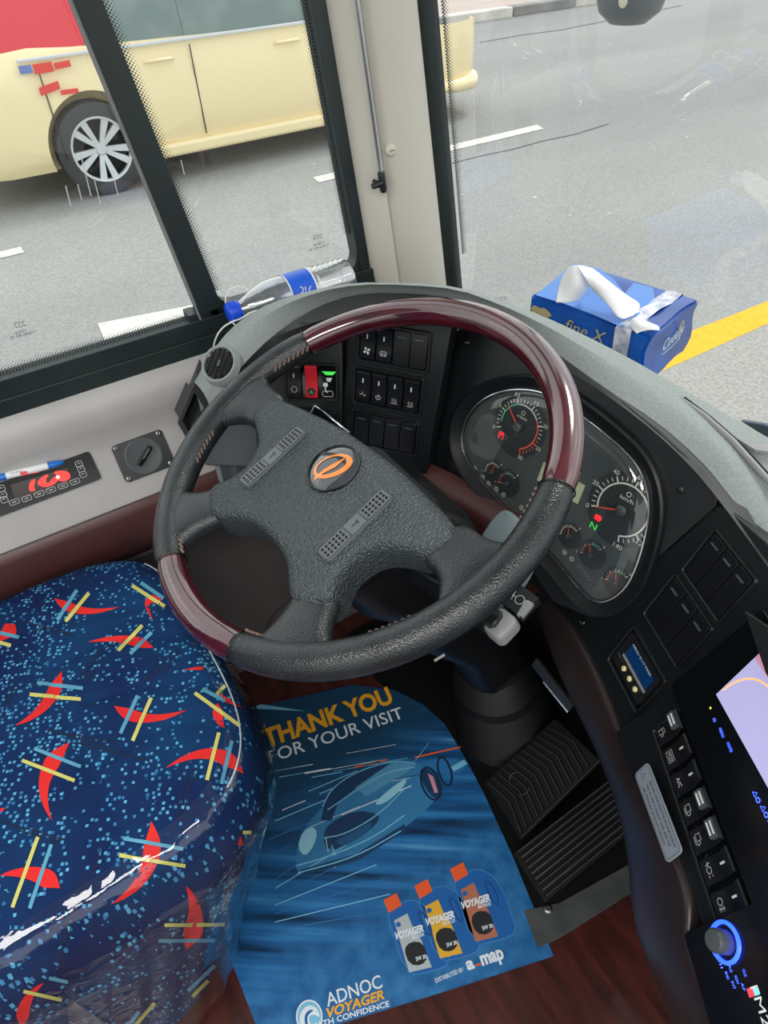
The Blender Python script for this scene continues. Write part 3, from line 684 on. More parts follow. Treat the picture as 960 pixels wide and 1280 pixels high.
# round air vent in the left shoulder of the hood
bpy.context.view_layer.update()
bvh = BVHTree.FromObject(hood, bpy.context.evaluated_depsgraph_get())
def cast(x, y, tree, off=V((0, 0, 0))):
    d = ray(x, y).normalized(); h = tree.ray_cast(CAM - off, d); return (h[0] + off, h[1]) if h[0] else (None, None)
offd = V(dash['_o'])
vc, vn = cast(276, 456, bvh, offd)
if vc is None: vc, vn = aX(276, 456, -.9), V((.5, -.5, .5))
if vn.dot(CAM - vc) < 0: vn = -vn
vc_e = aX(276, 456, vc.x)
vu = V((.75, .62, .25)); Fv = frame_from(vc, vu, V((-.5, .1, .9)))
if Fv.n.dot(CAM - vc) < 0: Fv = frame_from(vc, vu * -1, V((-.5, .1, .9)))
vent = thing('air_vent', 'round black-slatted air vent in the left shoulder of the grey dash hood', 'air vent', tuple(vc))
bpy.data.objects.remove(vent)
l_ = V((-.43, .78, .47)).normalized(); n_ = (vn * .6 + V((.05, -.5, .86)) * .4).normalized(); l_ = (l_ - l_.dot(n_) * n_).normalized()
Fv = frame_from(vc - n_ * .001, l_.cross(n_), l_); print('vent', vc, vn)
vent = thing('air_vent', 'round black slatted air vent in the pale shoulder of the dashboard beside the side window', 'air vent', tuple(Fv.o))
MB().lathe([(.0215, -.008), (.0225, .002), (.0235, .004), (.0258, .004), (.0275, .0015), (.030, -.006)], Fv.p(0, 0, .004), Fv.n, GREY, 40).build('vent_ring', GREY, parent=vent, smooth=50)
mb = MB(); mb.lathe([(.0222, .001), (.018, -.001), (.0, -.002)], Fv.p(0, 0, .004), Fv.n, GLOSSBLK, 36); mb.build('vent_barrel', BLK, parent=vent, smooth=50)
for k in (-2, -1, 0, 1, 2):
    hw = math.sqrt(.0205 ** 2 - (k * .0078) ** 2)
    mb = MB().box(Fv.p(k * .0078, 0, .0045), (.0014, 2 * hw, .007), (Fv.u * .8 + Fv.n * .6, Fv.up, (Fv.n * .8 - Fv.u * .6)), BLK); mb.build('vent_slat', BLK, parent=vent, bevel=.0005)
mb = MB().box(Fv.p(.002, 0, .008), (.004, .010, .005), Fv.ax, DGREY); mb.build('vent_tab', DGREY, parent=vent, bevel=.0015)

# ---------------------------------------------------------------- switch modules
def sym(mb, F, x, y, kind, s=.004, m=None, z=.0):
    m = m or MARK
    def st(pts, w=.0005, closed=False): stroke(mb, [F.p(x + a * s, y + b * s, z) for a, b in pts], w, F.n, m, .0002, closed)
    def arc(cx, cy, r, a0, a1, n=12): return [(cx + r * math.cos(math.radians(a0 + (a1 - a0) * k / (n - 1))), cy + r * math.sin(math.radians(a0 + (a1 - a0) * k / (n - 1)))) for k in range(n)]
    if kind == 'fan':
        for a in (0, 90, 180, 270):
            r = math.radians(a); mb.flat([F.p(x + s * (u * math.cos(r) - v * math.sin(r)), y + s * (u * math.sin(r) + v * math.cos(r)), z + .0002) for u, v in ((.05, .1), (.9, .1), (1, .5), (.7, .75), (.3, .6))], m, up=F.n)
    elif kind == 'bus': st([(-1, -.5), (1, -.5), (1, .3), (.6, .6), (-.7, .6), (-1, .2)], closed=True); st(arc(-.5, -.5, .25, 0, 360)); st(arc(.5, -.5, .25, 0, 360)); st([(-.8, .1), (.9, .1)])
    elif kind == 'wiper': st(arc(0, -.6, 1.1, 40, 140)); st([(-.85, .1), (-.5, -.6), (.5, -.6), (.85, .1)]); st([(-.2, -.9), (0, .3), (-.3, .6)]); st([(.1, .9), (.2, .5)])
    elif kind == 'tap': st([(-1, 0), (1, 0)]); st([(-.2, 0), (-.2, .7), (.3, .7)]); st([(.5, 0), (.8, -.5)])
    elif kind == 'heat':
        for q in (-.6, 0, .6): st([(q, -.7), (q + .2, -.3), (q - .1, .1), (q + .1, .6)])
        st([(-1, -.9), (1, -.9)])
    elif kind == 'ring': st(arc(0, 0, .9, 0, 360, 24), .0007)
    elif kind == 'fuel': st([(-.6, -.9), (.4, -.9), (.4, .9), (-.6, .9)], closed=True); st([(.4, .3), (.9, 0), (.9, -.6)]); st([(-.4, .3), (.2, .3)])
    elif kind == 'ac': put_text(mb, 'A/C', F.p(x - s, y - s * .5, z), F.p(x + s, y - s * .5, z), F.up, s, m, n=F.n, lift=.0002)
    elif kind == 'ycd': put_text(mb, 'YCD', F.p(x - s, y - s * .5, z), F.p(x + s, y - s * .5, z), F.up, s, m, n=F.n, lift=.0002); st([(-1.2, -.9), (1.2, -.9), (1.2, .9), (-1.2, .9)], closed=True)
    elif kind == 'sun': st(arc(0, 0, .6, 90, 450)); st([(-1.4, 0), (-.7, 0)]); st([(-1.2, .6), (-.9, -.6)]); st([(.8, .5), (1.3, .5)]); st([(.8, -.4), (1.3, -.4)])
    elif kind == 'fog': st(arc(-.3, 0, .6, 90, 450)); st([(.5, .5), (1.3, .5)]); st([(.5, 0), (1.3, 0)]); st([(.5, -.5), (1.3, -.5)]); st([(.9, .8), (.8, -.8)])
    elif kind == 'lorry': st([(-1, -.6), (-1, .6), (.3, .6), (.3, -.6)], closed=True); st([(.3, .2), (.8, .2), (1, -.2), (1, -.6), (.3, -.6)]); st([(-.8, -1), (.8, -1)])
def rocker(F, x, y, w, h, parent, kind=None, body=None, bar=None, tilt=.10, name='rocker_switch', label=None):
    body = body or BLK2
    # domed rocker profile along its length, slightly tipped
    P = [(-.5, .0), (-.5, .0042), (-.46, .0052), (-.2, .0044), (0, .0036), (.2, .0046), (.46, .0078), (.5, .0066), (.5, 0)]
    mb = MB(); rows = []
    for sx in (-.5, -.47, .47, .5):
        d = .0012 if abs(sx) == .5 else 0
        rows.append([F.p(x + sx * w, y + q * h, max(z - d, 0)) for q, z in P])
    mb.grid(rows, body); o_ = mb.build(name, body, parent=parent, smooth=35)
    if label: o_['label'] = label
    if kind or bar:
        mb = MB()
        if kind: sym(mb, F, x, y - h * .24, kind, w * .22, z=.0056)
        if bar: mb.box(F.p(x, y + h * .22, .0064), (w * .08, h * .14, .0006), F.ax, MARK)
        mb.build('switch_symbol', MARK, parent=o_)
    return o_
def blank(F, x, y, w, h, parent):
    mb = MB(); mb.prism([F.p(x + a, y + b, .0032) for a, b in rrect(w, h, .002, 2)], F.n * -.0032, BLK2)
    o_ = mb.build('blank_cover', BLK2, parent=parent, bevel=.0008)
    mb = MB().prism([F.p(x + a, y + b + h * .33, .0046) for a, b in rrect(w * .55, h * .035, .0006, 1)], F.n * -.002, DGREY); mb.build('pull_ridge', DGREY, parent=o_)
    return o_
def bezel(F, x, y, w, h, parent, m=BLK, ridge=.0045, wall=.0035):
    mb = MB(); rings = []
    for dw, z in ((0, 0), (0, ridge * .6), (-.0012, ridge), (-wall + .001, ridge), (-wall, ridge * .7), (-wall, .0008)):
        rings.append([F.p(a, b, z) for a, b in rrect(w + 2 * dw, h + 2 * dw, .005 + dw * .8, 4, x, y)])
    mb.grid(rings, m, closed_u=True); mb.flat(rings[-1], GLOSSBLK, up=F.n)
    return mb.build('bezel', m, parent=parent, smooth=35)
def module(F, x, y, w, h, items, label, group=None, cat='switch panel', name='switch_panel', gap=.0015):
    t = thing(name, label, cat, tuple(F.p(x, y, 0)), group)
    bezel(F, x, y, w, h, t)
    n = len(items); iw = (w - .009) / n; ih = h - .010
    for k, it in enumerate(items):
        xx = x - (w - .009) / 2 + iw * (k + .5)
        if it is None: blank(F, xx, y, iw - gap, ih, t)
        elif it == 'skip': pass
        else: rocker(F, xx, y, iw - gap * 1.6, ih * .94, t, it, bar=True)
    return t
module(FL, -.006, .083, .108, .056, ['fan', 'bus', None, None], 'switch panel behind the top of the wheel, fan switch beside two blank covers', 'four-slot switch panels')
module(FL, -.0095, .0205, .106, .057, ['tap', 'wiper', 'heat', 'heat'], 'middle switch panel behind the wheel with four symbol rocker switches', 'four-slot switch panels')
module(FL, -.010, -.042, .106, .055, [None] * 4, 'all-blank switch panel just above the steering wheel hub', 'four-slot switch panels')
# hazard switch module
t = thing('hazard_switch_panel', 'small square switch panel with the red hazard warning switch', 'switch panel', tuple(FH.p(-.009, .001)))
bezel(FH, -.009, .001, .078, .055, t)
rocker(FH, -.034, .001, .021, .043, t, 'ring', bar=True)
hz = rocker(FH, -.009, .002, .018, .046, t, None, body=RED, label='red hazard warning switch')
mb = MB(); mb.lathe([(.0055, 0), (.0055, .0006), (0, .0006)], FH.p(-.009, -.012, .0058), FH.n, BLK, 20)
mb.flat([FH.p(-.009 + a, -.012 + b, .0068) for a, b in ((-.0038, -.0025), (.0038, -.0025), (0, .0038))], mat('hazard_triangle_green', (60, 130, 100), .5), up=FH.n)
mb.build('hazard_symbol', BLK, parent=hz)
mb = MB(); mb.flat([FH.p(a, b, .0015) for a, b in rrect(.024, .046, .001, 2, .0165, .001)], GLOSSBLK, up=FH.n); o_ = mb.build('indicator_tile', GLOSSBLK, parent=t)
mb = MB()
mb.flat([FH.p(.006 + a, .017 + b, .002) for a, b in ((0, 0), (.021, 0), (.016, -.005), (.006, -.005))], GREEN, up=FH.n)
mb.flat([FH.p(.012 + a, .008 + b, .002) for a, b in ((0, 0), (.009, 0), (.006, -.006), (.001, -.005))], MARK, up=FH.n)
mb.flat([FH.p(.008 + a, -.002 + b, .002) for a, b in rrect(.007, .006, .002, 3, .003, 0)], MARK, up=FH.n)
stroke(mb, [FH.p(.011, -.005, .002), FH.p(.011, -.011, .002), FH.p(.014, -.013, .002)], .0016, FH.n, MARK)
stroke(mb, [FH.p(.014 + .008 * a, -.015 + .004 * b, .002) for a, b in ((-1, 0), (-.8, 1), (.8, 1), (1, 0), (.8, -1), (-.8, -1))], .0007, FH.n, MARK, closed=True)
mb.build('indicator_symbols', MARK, parent=o_)
module(FH, -.009, -.062, .078, .050, [None] * 3, 'blank switch panel under the red hazard switch, mostly hidden by the wheel')
# clip-like silver frame standing behind the hub
t = thing('card_holder', 'thin silver-edged card holder poking up behind the steering wheel hub', 'holder', tuple(FL.px(410, 535, .05)))
q = [on(x, y, FL.n, FL.n.dot(FL.o) - 0.0 + .055) for x, y in ((386, 520), (394, 507), (404, 514), (436, 541), (432, 552), (386, 540))]
MB().prism(q, FL.n * -.006, GLOSSBLK).build('card', GLOSSBLK, parent=t, bevel=.001)
MB().tube(q[:5], [.0012, .0016, .0016, .0028, .002], 8).build('silver_rim', CHROME, parent=t, smooth=60)

# right-hand blank modules, tachograph display, console switches
module(FP, .0155, -.0175, .078, .066, [None] * 3, 'blank three-slot cover panel high on the console under the grey hood edge', 'three-slot blank panels')
module(FP, .0135, -.0915, .082, .070, [None] * 3, 'blank three-slot cover panel next to the dial cluster, above the small blue display', 'three-slot blank panels')
t = thing('display_module', 'narrow black module with a small dark blue display and three cream buttons', 'display', tuple(FP.p(.014, -.178)))
bezel(FP, .014, -.1785, .082, .066, t)
mb = MB().prism([FP.p(a, b, .0055) for a, b in rrect(.068, .048, .003, 3, .014, -.176)], FP.n * -.005, BLK); mb.build('front_plate', BLK, parent=t, bevel=.001)
mb = MB().flat([FP.p(a, b, .0062) for a, b in rrect(.052, .020, .002, 3, .018, -.167)], mat('lcd_blue', (14, 56, 104), .12), up=FP.n)
put_text(mb, 'MENU 21:17 PARK', FP.p(-.006, -.160, .0064), FP.p(.038, -.160, .0064), FP.up, .0032, MARK, n=FP.n); sc_o = mb.build('blue_display', MATS['lcd_blue'], parent=t)
mb = MB().box(FP.p(.018, -.1795, .0065), (.054, .0035, .002), FP.ax, MGREY); mb.build('display_ledge', MGREY, parent=t, bevel=.0006)
CREAMB = mat('cream_button', (222, 212, 160), .4)
for k in range(3): MB().lathe([(.0034, 0), (.0034, .0015), (.0028, .0022), (0, .0024)], FP.p(.004 + k * .0145, -.190, .0055), FP.n, CREAMB, 20).build('cream_button', CREAMB, parent=t, smooth=50)
mb = MB(); put_text(mb, 'MODE  SET', FP.p(-.016, -.187, .0057), FP.p(-.002, -.187, .0057), FP.up, .0018, DIM, n=FP.n); mb.build('print', DIM, parent=t)

t = thing('console_switch_bank', 'long bank of seven console switches with air conditioning and lamp symbols', 'switch panel', tuple(FQ.p(.11, -.165)))
bezel(FQ, .112, -.160, .190, .052, t)
kinds = ['fuel', 'ycd', 'ac', 'lorry', 'lorry', 'sun', 'fog']
for k, kd in enumerate(kinds):
    x = .026 + .0275 * k + .003
    up_ = kd in ('fuel', 'lorry')
    o_ = rocker(FQ, x, -.160, .022, .040, t, kd, bar=True)
    if up_:
        mb = MB().box(FQ.p(x, -.146, .0095), (.017, .010, .005), FQ.ax, DGREY); mb.box(FQ.p(x, -.1435, .0123), (.012, .0022, .001), FQ.ax, MARK); mb.box(FQ.p(x, -.1480, .0123), (.012, .0022, .001), FQ.ax, MARK)
        mb.build('raised_toggle', DGREY, parent=o_, bevel=.0006)

# touchscreen
t = thing('touchscreen', 'black-framed touchscreen showing a pale lilac page, with blue button marks', 'screen', tuple(FQ.p(.12, -.06)))
FS = frame_from(FQ.p(0, 0, .016), FQ.u, FQ.up)
mb = MB().prism([FQ.p(a, b, .016) for a, b in rrect(.30, .135, .006, 3, .150, -.060)], FQ.n * -.016, GLOSSBLK); mb.build('screen_frame', GLOSSBLK, parent=t, bevel=.0015)
LIL = mat('screen_lilac', (150, 146, 190), .12, emit=((170, 168, 206), .5)); LILR = mat('screen_rose', (150, 110, 130), .12, emit=((206, 140, 160), .5)); ORG = mat('screen_orange_reflection', (230, 160, 90), .2, emit=((250, 180, 100), .7))
S0 = FQ.px(895, 868, .0168); SX = (FQ.px(960, 985, .0168) - S0).normalized(); SY = (FQ.px(958, 808, .0168) - S0); SH = SY.length; SY.normalize()
def sq(a, b): return S0 + SX * a + SY * (SH * 1.25 * b)
mb = MB(); mb.flat([sq(0, 0), sq(.2, 0), sq(.2, .62), sq(0, .62)], LIL, up=FQ.n)
mb.flat([sq(0, .62), sq(.2, .62), sq(.2, 1), sq(0, 1)], LILR, up=FQ.n)
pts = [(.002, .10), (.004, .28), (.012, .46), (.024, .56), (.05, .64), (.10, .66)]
stroke(mb, [sq(a, b) for a, b in smoothpoly(pts, 2, closed=False)], .0016, FQ.n, ORG); mb.build('lit_screen', LIL, parent=t)  # orange curve: a reflection on the screen, painted as a glowing line
mb = MB()
for (x, y, s_) in ((892, 901, 'o'), (901, 917, 'MENU'), (911, 935, 'HOME')):
    c = FQ.px(x, y, .0165); w = .002 + .0018 * len(s_); put_text(mb, s_, c - FQ.u * w / 2, c + FQ.u * w / 2, FQ.up, .0030, BLUELED, n=FQ.n)
mb.build('button_marks', BLUELED, parent=t)
for (x, y) in ((941, 990), (951, 1008), (960, 1026)):
    c = FQ.px(x, y, .0165); mb = MB(); stroke(mb, [c, c + FQ.u * .0025 + FQ.up * .004, c + FQ.u * .005], .0009, FQ.n, BLUELED, closed=True); stroke(mb, [c + FQ.u * (.008 + .002 * math.cos(a)) + FQ.up * (.002 + .002 * math.sin(a)) for a in [PI * k / 5 for k in range(10)]], .0008, FQ.n, BLUELED, closed=True)
    mb.build('button_mark', BLUELED, parent=t)
mb = MB()
MB().lathe([(.0011, 0), (0, .0008)], FQ.px(888, 885, .016), FQ.n, mat('led_yellow', (220, 220, 60), .4, emit=((230, 235, 70), 1.5)), 10).build('status_light', MATS['led_yellow'], parent=t)
# small dark sunshade flap over the screen
MB().prism([FQ.px(930, 763, .03), FQ.px(957, 842, .03), FQ.px(1060, 1010, .03), FQ.px(1060, 850, .03)], FQ.n * -.004, BLK).build('sun_flap', BLK, parent=t, bevel=.001)

# radio below the console
FR = Fr(FQ.p(.17, -.200, .010), -32, 28)
print('FR', [FR.l(*p) for p in ((865, 1150), (903, 1182), (938, 1290), (960, 1180))])
t = thing('car_radio', 'black car radio with a blue-lit knob ring and glowing blue keys', 'radio', tuple(FR.p(.09, -.05)))
MB().prism([FR.p(a, b, .006) for a, b in rrect(.24, .088, .006, 3, .156, .030)], FR.n * -.03, GLOSSBLK).build('radio_body', GLOSSBLK, parent=t, bevel=.002)
kc = FR.px(908, 1178, .006)
MB().lathe([(.0135, 0), (.0155, .0006), (.0165, .002), (.0155, .0034), (.0135, .0036)], kc, FR.n, mat('blue_ring', (30, 60, 255), .3, emit=((40, 80, 255), 2.2)), 36).build('lit_ring', MATS['blue_ring'], parent=t, smooth=60)
MB().lathe([(.0095, 0), (.0095, .013), (.008, .0155), (0, .016)], kc, FR.n, MGREY if False else DGREY, 32).build('volume_knob', DGREY, parent=t, smooth=40)
lx, ly = FR.l(903, 1182)
mb = MB()
for (x, y, s_) in ((900, 1202, 'III'), (912, 1207, 'AS'), (918, 1196, 'TA'), (908, 1216, 'BND'), (920, 1221, 'RDM'), (930, 1213, 'CLK'), (916, 1228, 'INT'), (928, 1230, 'AF')):
    c = FR.px(x, y + 4, .0064); w = .0055; put_text(mb, s_, c - FR.u * w / 2, c + FR.u * w / 2, FR.up, .0022, BLUELED, n=FR.n)
mb.build('lit_keys', BLUELED, parent=t)
mb = MB(); a = FR.px(938, 1234, .0064); put_text(mb, 'FM2', a, a + FR.u * .026, FR.up, .0075, WHITE, n=FR.n)
a2 = FR.px(933, 1236, .0064); mb.flat([a2, a2 + FR.u * .006, a2 + FR.u * .006 + FR.up * .006, a2 + FR.up * .006], mat('display_red', (220, 60, 70), .4, emit=((230, 60, 70), .7)), up=FR.n)
mb.flat([a2 + FR.up * .006, a2 + FR.u * .006 + FR.up * .006, a2 + FR.u * .006 + FR.up * .011, a2 + FR.up * .011], mat('display_teal', (60, 190, 200), .4, emit=((70, 200, 210), .7)), up=FR.n)
mb.build('display_text', WHITE, parent=t)

# silver instruction plate on the knee trim
Fk = frame_from(FQ.px(822, 1013, .014), FQ.u, FQ.up)
pu = (FQ.px(840, 1058, .014) - FQ.px(806, 968, .014)).normalized(); Fk = frame_from(FQ.px(821, 1013, .016), pu, FQ.up)
t = thing('instruction_plate', 'rounded silver plate with small black printed lines on the knee trim', 'plate', tuple(Fk.o))
PLM = mat('silver_plate', (150, 160, 172), .35, metal=.3)
MB().prism([Fk.p(a, b, .0) for a, b in rrect(.094, .025, .005, 4)], Fk.n * -.0015, PLM).build('plate', PLM, parent=t, bevel=.0003)
mb = MB()
INKM = mat('ink_dark', (40, 42, 46), .6)
for r, s_ in enumerate(('BEFORE STARTING THE ENGINE CHECK', 'THE OIL AND COOLANT LEVEL AND THE', 'AIR PRESSURE OF BOTH CIRCUITS')): put_text(mb, s_, Fk.p(-.028, .0045 - r * .006), Fk.p(.040 - r * .004, .0045 - r * .006), Fk.up, .0028, INKM, n=Fk.n)
stroke(mb, [Fk.p(a, b) for a, b in rrect(.090, .021, .004, 3)], .0004, Fk.n, INKM, closed=True)
stroke(mb, [Fk.p(-.038 + .0035 * a, .004 * b) for a, b in ((-1, -.8), (1, -.8), (0, 1))], .0006, Fk.n, INKM, closed=True)
mb.build('printed_text', INKM, parent=t)

# ================================================================== INSTRUMENT CLUSTER
clu = thing('instrument_cluster', 'instrument cluster with round dials behind clear glass to the right of the wheel', 'instrument cluster', tuple(FC.p(0, 0)))
lens_px = [(579, 550), (583, 528), (596, 508), (613, 495), (638, 487), (667, 487), (690, 494), (717, 510), (747, 532), (773, 554), (797, 577), (811, 607), (814, 640), (808, 673), (799, 704), (787, 730), (770, 746), (752, 752), (738, 746), (723, 730), (688, 688), (655, 655), (625, 624), (598, 592), (584, 570)]
LP_ = smoothpoly([FC.l(*p) for p in lens_px], 2)
cxl = sum(p[0] for p in LP_) / len(LP_); cyl = sum(p[1] for p in LP_) / len(LP_)
def offs(poly, d):
    n = len(poly); out = []
    area = sum(poly[i][0] * poly[(i + 1) % n][1] - poly[(i + 1) % n][0] * poly[i][1] for i in range(n)); sg = 1 if area > 0 else -1
    for i in range(n):
        a = poly[i - 1]; b = poly[(i + 1) % n]; t = V((b[0] - a[0], b[1] - a[1])).normalized(); out.append((poly[i][0] + t.y * d * sg, poly[i][1] - t.x * d * sg))
    return out
mb = MB(); rings = []
for d, z in ((.020, .0), (.0195, .010), (.017, .0125), (.014, .0115), (.004, .004), (.0015, .0035), (0, .0045), (-.0015, .003)):
    rings.append([FC.p(x, y, z) for x, y in offs(LP_, d)])
mb.grid(rings, DASHBLK, closed_u=True); mb.build('bezel', DASHBLK, parent=clu, smooth=40)
mb = MB(); mb.tube([FC.p(x, y, .0048) for x, y in offs(LP_, .0005)], .0013, 6, CHROME, closed=True); mb.build('lens_trim', CHROME, parent=clu, smooth=60)
DIALBG = mat('dial_plate_grey', (58, 66, 68), .5, noise=(3, (72, 80, 80), .3, .7))
mb = MB().flat([FC.p(x, y, .0012) for x, y in LP_], DIALBG, up=FC.n); mb.build('dial_plate', DIALBG, parent=clu)
DIALIN = mat('dial_face_dark', (44, 50, 52), .45)
SCALEW = mat('scale_white', (214, 216, 206), .5); SCALER = mat('scale_red', (226, 92, 70), .5); SCALEG = mat('scale_green', (90, 190, 150), .5); NEEDLE = mat('needle_red', (232, 84, 60), .4)
def A(d): return math.radians(d)
def dial(name, label, x, y, r, a0, a1, nmaj, nmin, nums, arc_m, needle, unit=None, num_r=.80, red_from=None):
    f = MB(); z = .0018
    f.flat(circ(FC, x, y, r * 1.16, z, 40), DIALIN, up=FC.n); d_ = f.build(name, DIALIN, parent=clu); 
    if label: d_['label'] = label
    s = MB(); z = .0021
    tot = nmaj * nmin
    for k in range(tot + 1):
        a = A(a0 + (a1 - a0) * k / tot); maj = k % nmin == 0
        m_ = SCALEW if red_from is None or k / tot < red_from else SCALER
        r0 = r * (.80 if maj else .88)
        stroke(s, [FC.p(x + r0 * math.cos(a), y + r0 * math.sin(a), z), FC.p(x + r * math.cos(a), y + r * math.sin(a), z)], r * (.045 if maj else .026), FC.n, m_)
    st = lambda rr, b0, b1, w, m_: stroke(s, [FC.p(x + rr * math.cos(A(b0 + (b1 - b0) * k / 30)), y + rr * math.sin(A(b0 + (b1 - b0) * k / 30)), z) for k in range(31)], w, FC.n, m_)
    if arc_m:
        for (b0, b1, m_) in arc_m: st(r * .80, b0, b1, r * .05, m_)
    for k, t_ in enumerate(nums):
        a = A(a0 + (a1 - a0) * k / (len(nums) - 1)); rr = r * num_r if num_r < 1 else r * num_r
        c = FC.p(x + rr * math.cos(a), y + rr * math.sin(a), z); w = r * .10 * len(t_)
        put_text(s, t_, c - FC.u * w / 2 - FC.up * r * .07, c + FC.u * w / 2 - FC.up * r * .07, FC.up, r * .14, SCALEW, n=FC.n)
    if unit: put_text(s, unit, FC.p(x - r * .22, y + r * .30, z), FC.p(x + r * .22, y + r * .30, z), FC.up, r * .12, SCALEW, n=FC.n); stroke(s, circ(FC, x, y + r * .52, r * .07, z, 14), r * .02, FC.n, SCALEW, closed=True)
    s.build('dial_scale', SCALEW, parent=d_)
    na = A(needle); nm = MB(); tip = (x + r * .86 * math.cos(na), y + r * .86 * math.sin(na)); px_, py_ = -math.sin(na), math.cos(na); w = r * .028
    nm.prism([FC.p(x + px_ * w, y + py_ * w, .0062), FC.p(tip[0] + px_ * w * .4, tip[1] + py_ * w * .4, .0052), FC.p(tip[0] - px_ * w * .4, tip[1] - py_ * w * .4, .0052), FC.p(x - px_ * w, y - py_ * w, .0062)], FC.n * -.0008, NEEDLE)
    nm.build('needle', NEEDLE, parent=d_)
    MB().lathe([(r * .16, .002), (r * .17, .007), (r * .13, .0085), (0, .009)], FC.p(x, y, 0), FC.n, MGREY if r < 0 else DGREY, 24).build('needle_hub', DGREY, parent=d_, smooth=50)
    return d_
sx_, sy_ = FC.l(779, 637)
sp0 = FC.l(751, 633); 
na_s = math.degrees(math.atan2(sp0[1] - sy_, sp0[0] - sx_))
dial('speedometer', 'speedometer dial, 0 to 140 km/h', sx_, sy_, .040, na_s % 360, na_s % 360 - 275, 7, 4, ['0', '20', '40', '60', '80', '100', '120', '140'], [(na_s, na_s - 275, SCALEW)], na_s, 'km/h', 1.13)
tx_, tyy = FC.l(650, 533); tp = FC.l(641, 512); na_t = math.degrees(math.atan2(tp[1] - tyy, tp[0] - tx_))
dial('tachometer', 'engine speed dial with a green and orange arc', tx_, tyy, .036, 205, -65, 6, 5, ['0', '5', '10', '15', '20', '25', '30'], [(190, 110, SCALEG), (110, 40, MARK), (40, -65, SCALER)], na_t, 'r/min', 1.12, .8)
for k, (x, y, nd) in enumerate(((741, 693, 120), (773, 727, 118), (636, 604, 200), (617, 590, 80), (713, 669, 110))):
    gx, gy = FC.l(x, y)
    dial('gauge', None, gx, gy, .0165 if k < 3 else .015, 200, 60, 3, 3, ['0', '1'], [(205, 140, SCALER), (135, 60, SCALEG)] if k < 3 else [(200, 60, SCALEW)], nd, None, 1.25)
lx, ly = FC.l(702, 603)
LCDM = mat('lcd_pale_olive', (176, 182, 152), .3)
mb = MB().box(FC.p(lx + .0, ly, .0022), (.064, .026, .002), FC.ax, LCDM); mb.build('lcd_window', LCDM, parent=clu)
mb = MB()
for (x, y, m_, s_) in ((749, 647, REDLED, 'lamp'), (743, 657, GREEN, 'N'), (628, 543, REDLED, '(P)')):
    gx, gy = FC.l(x, y)
    if s_ == 'lamp': mb.flat([FC.p(gx + a * .005, gy + b * .0045, .0024) for a, b in ((-1, -.6), (.4, -.9), (1, 0), (.4, .9), (-1, .6))], m_, up=FC.n)
    else: put_text(mb, s_, FC.p(gx - .0045, gy - .004, .002), FC.p(gx + .0045, gy - .004, .002), FC.up, .008, m_, n=FC.n)
mb.build('warning_lights', REDLED, parent=clu)
mb = MB()
for (x, y) in ((653, 634), (662, 641), (595, 585), (605, 596), (612, 604), (622, 611), (631, 618), (707, 690), (716, 698)):
    gx, gy = FC.l(x, y); stroke(mb, circ(FC, gx, gy, .0028, .0022, 14), .0008, FC.n, SCALEW, closed=True); stroke(mb, [FC.p(gx - .001, gy - .001, .0022), FC.p(gx + .001, gy + .001, .0022)], .0008, FC.n, SCALEW)
mb.build('lamp_symbols', SCALEW, parent=clu)
CLG = glass('cluster_lens', (.97, .98, .97), 1.0, .02)
mb = MB(); mb.flat([FC.p(x, y, .0) + (FC.n * (.0098) ) for x, y in offs(LP_, -.001)], CLG, up=FC.n)
mb = MB(); rg = []
for s_, z in ((1, .0045), (.97, .0095), (.85, .0108), (.5, .0118), (.02, .0122)): rg.append([FC.p(cxl + (x - cxl) * s_, cyl + (y - cyl) * s_, z) for x, y in LP_])
mb.grid(rg, CLG, closed_u=True); mb.build('clear_lens', CLG, parent=clu, smooth=80)

# ================================================================== STEERING WHEEL
WC = V((-.513, .264, 1.651)); WN = V((-.007, -.374, .927)).normalized()
u0 = V((0, 1, 0)).cross(WN).normalized(); v0 = WN.cross(u0); ro = math.radians(6)
FW = frame_from(WC, u0 * math.cos(ro) + v0 * math.sin(ro), v0 * math.cos(ro) - u0 * math.sin(ro))
WR = .225; TR = .0165
wheel = thing('steering_wheel', 'large four-spoke steering wheel in black leather with red wood rim sections', 'steering wheel', tuple(WC))
def rimarc(a0, a1, name, m, r0=TR, bulge=.0, taper=False, lab=None):
    n = max(8, int(abs(a1 - a0) / 3)); path = []; rad = []
    for k in range(n + 1):
        t = k / n; a = A(a0 + (a1 - a0) * t); path.append(FW.p(WR * math.cos(a), WR * math.sin(a))); e = min(t, 1 - t) * abs(a1 - a0)
        rad.append(r0 + bulge * min(1, e / 10) - (.0012 * max(0, 1 - e / .8)))
    o_ = MB().tube(path, rad, 20, m, caps=False).build(name, m, parent=wheel, smooth=70)
    if lab: o_['label'] = lab
    return o_
rimarc(24, 156, 'wood_inlay', WOOD, TR - .0002, lab='long glossy red wood section at the top of the rim'); rimarc(250, 290, 'wood_inlay', WOOD, TR - .0002, lab='short glossy red wood section at the bottom of the rim')
rimarc(156, 250, 'leather_grip', LEATHER, TR, .0012); rimarc(290, 384, 'leather_grip', LEATHER, TR, .0012)
# joints between wood and leather
mb = MB()
for a in (24, 156, 250, 290):
    c = FW.p(WR * math.cos(A(a)), WR * math.sin(A(a))); t_ = FW.u * -math.sin(A(a)) + FW.up * math.cos(A(a)); r_ = FW.u * math.cos(A(a)) + FW.up * math.sin(A(a))
    mb = MB(); mb.tube([c + (r_ * math.cos(b) + FW.n * math.sin(b)) * (TR + .0001) for b in [2 * PI * k / 24 for k in range(24)]], .0007, 6, GLOSSBLK, closed=True); mb.build('rim_joint', GLOSSBLK, parent=wheel, smooth=60)
0 and mb.build('rim_joint', GLOSSBLK, parent=wheel, smooth=60)
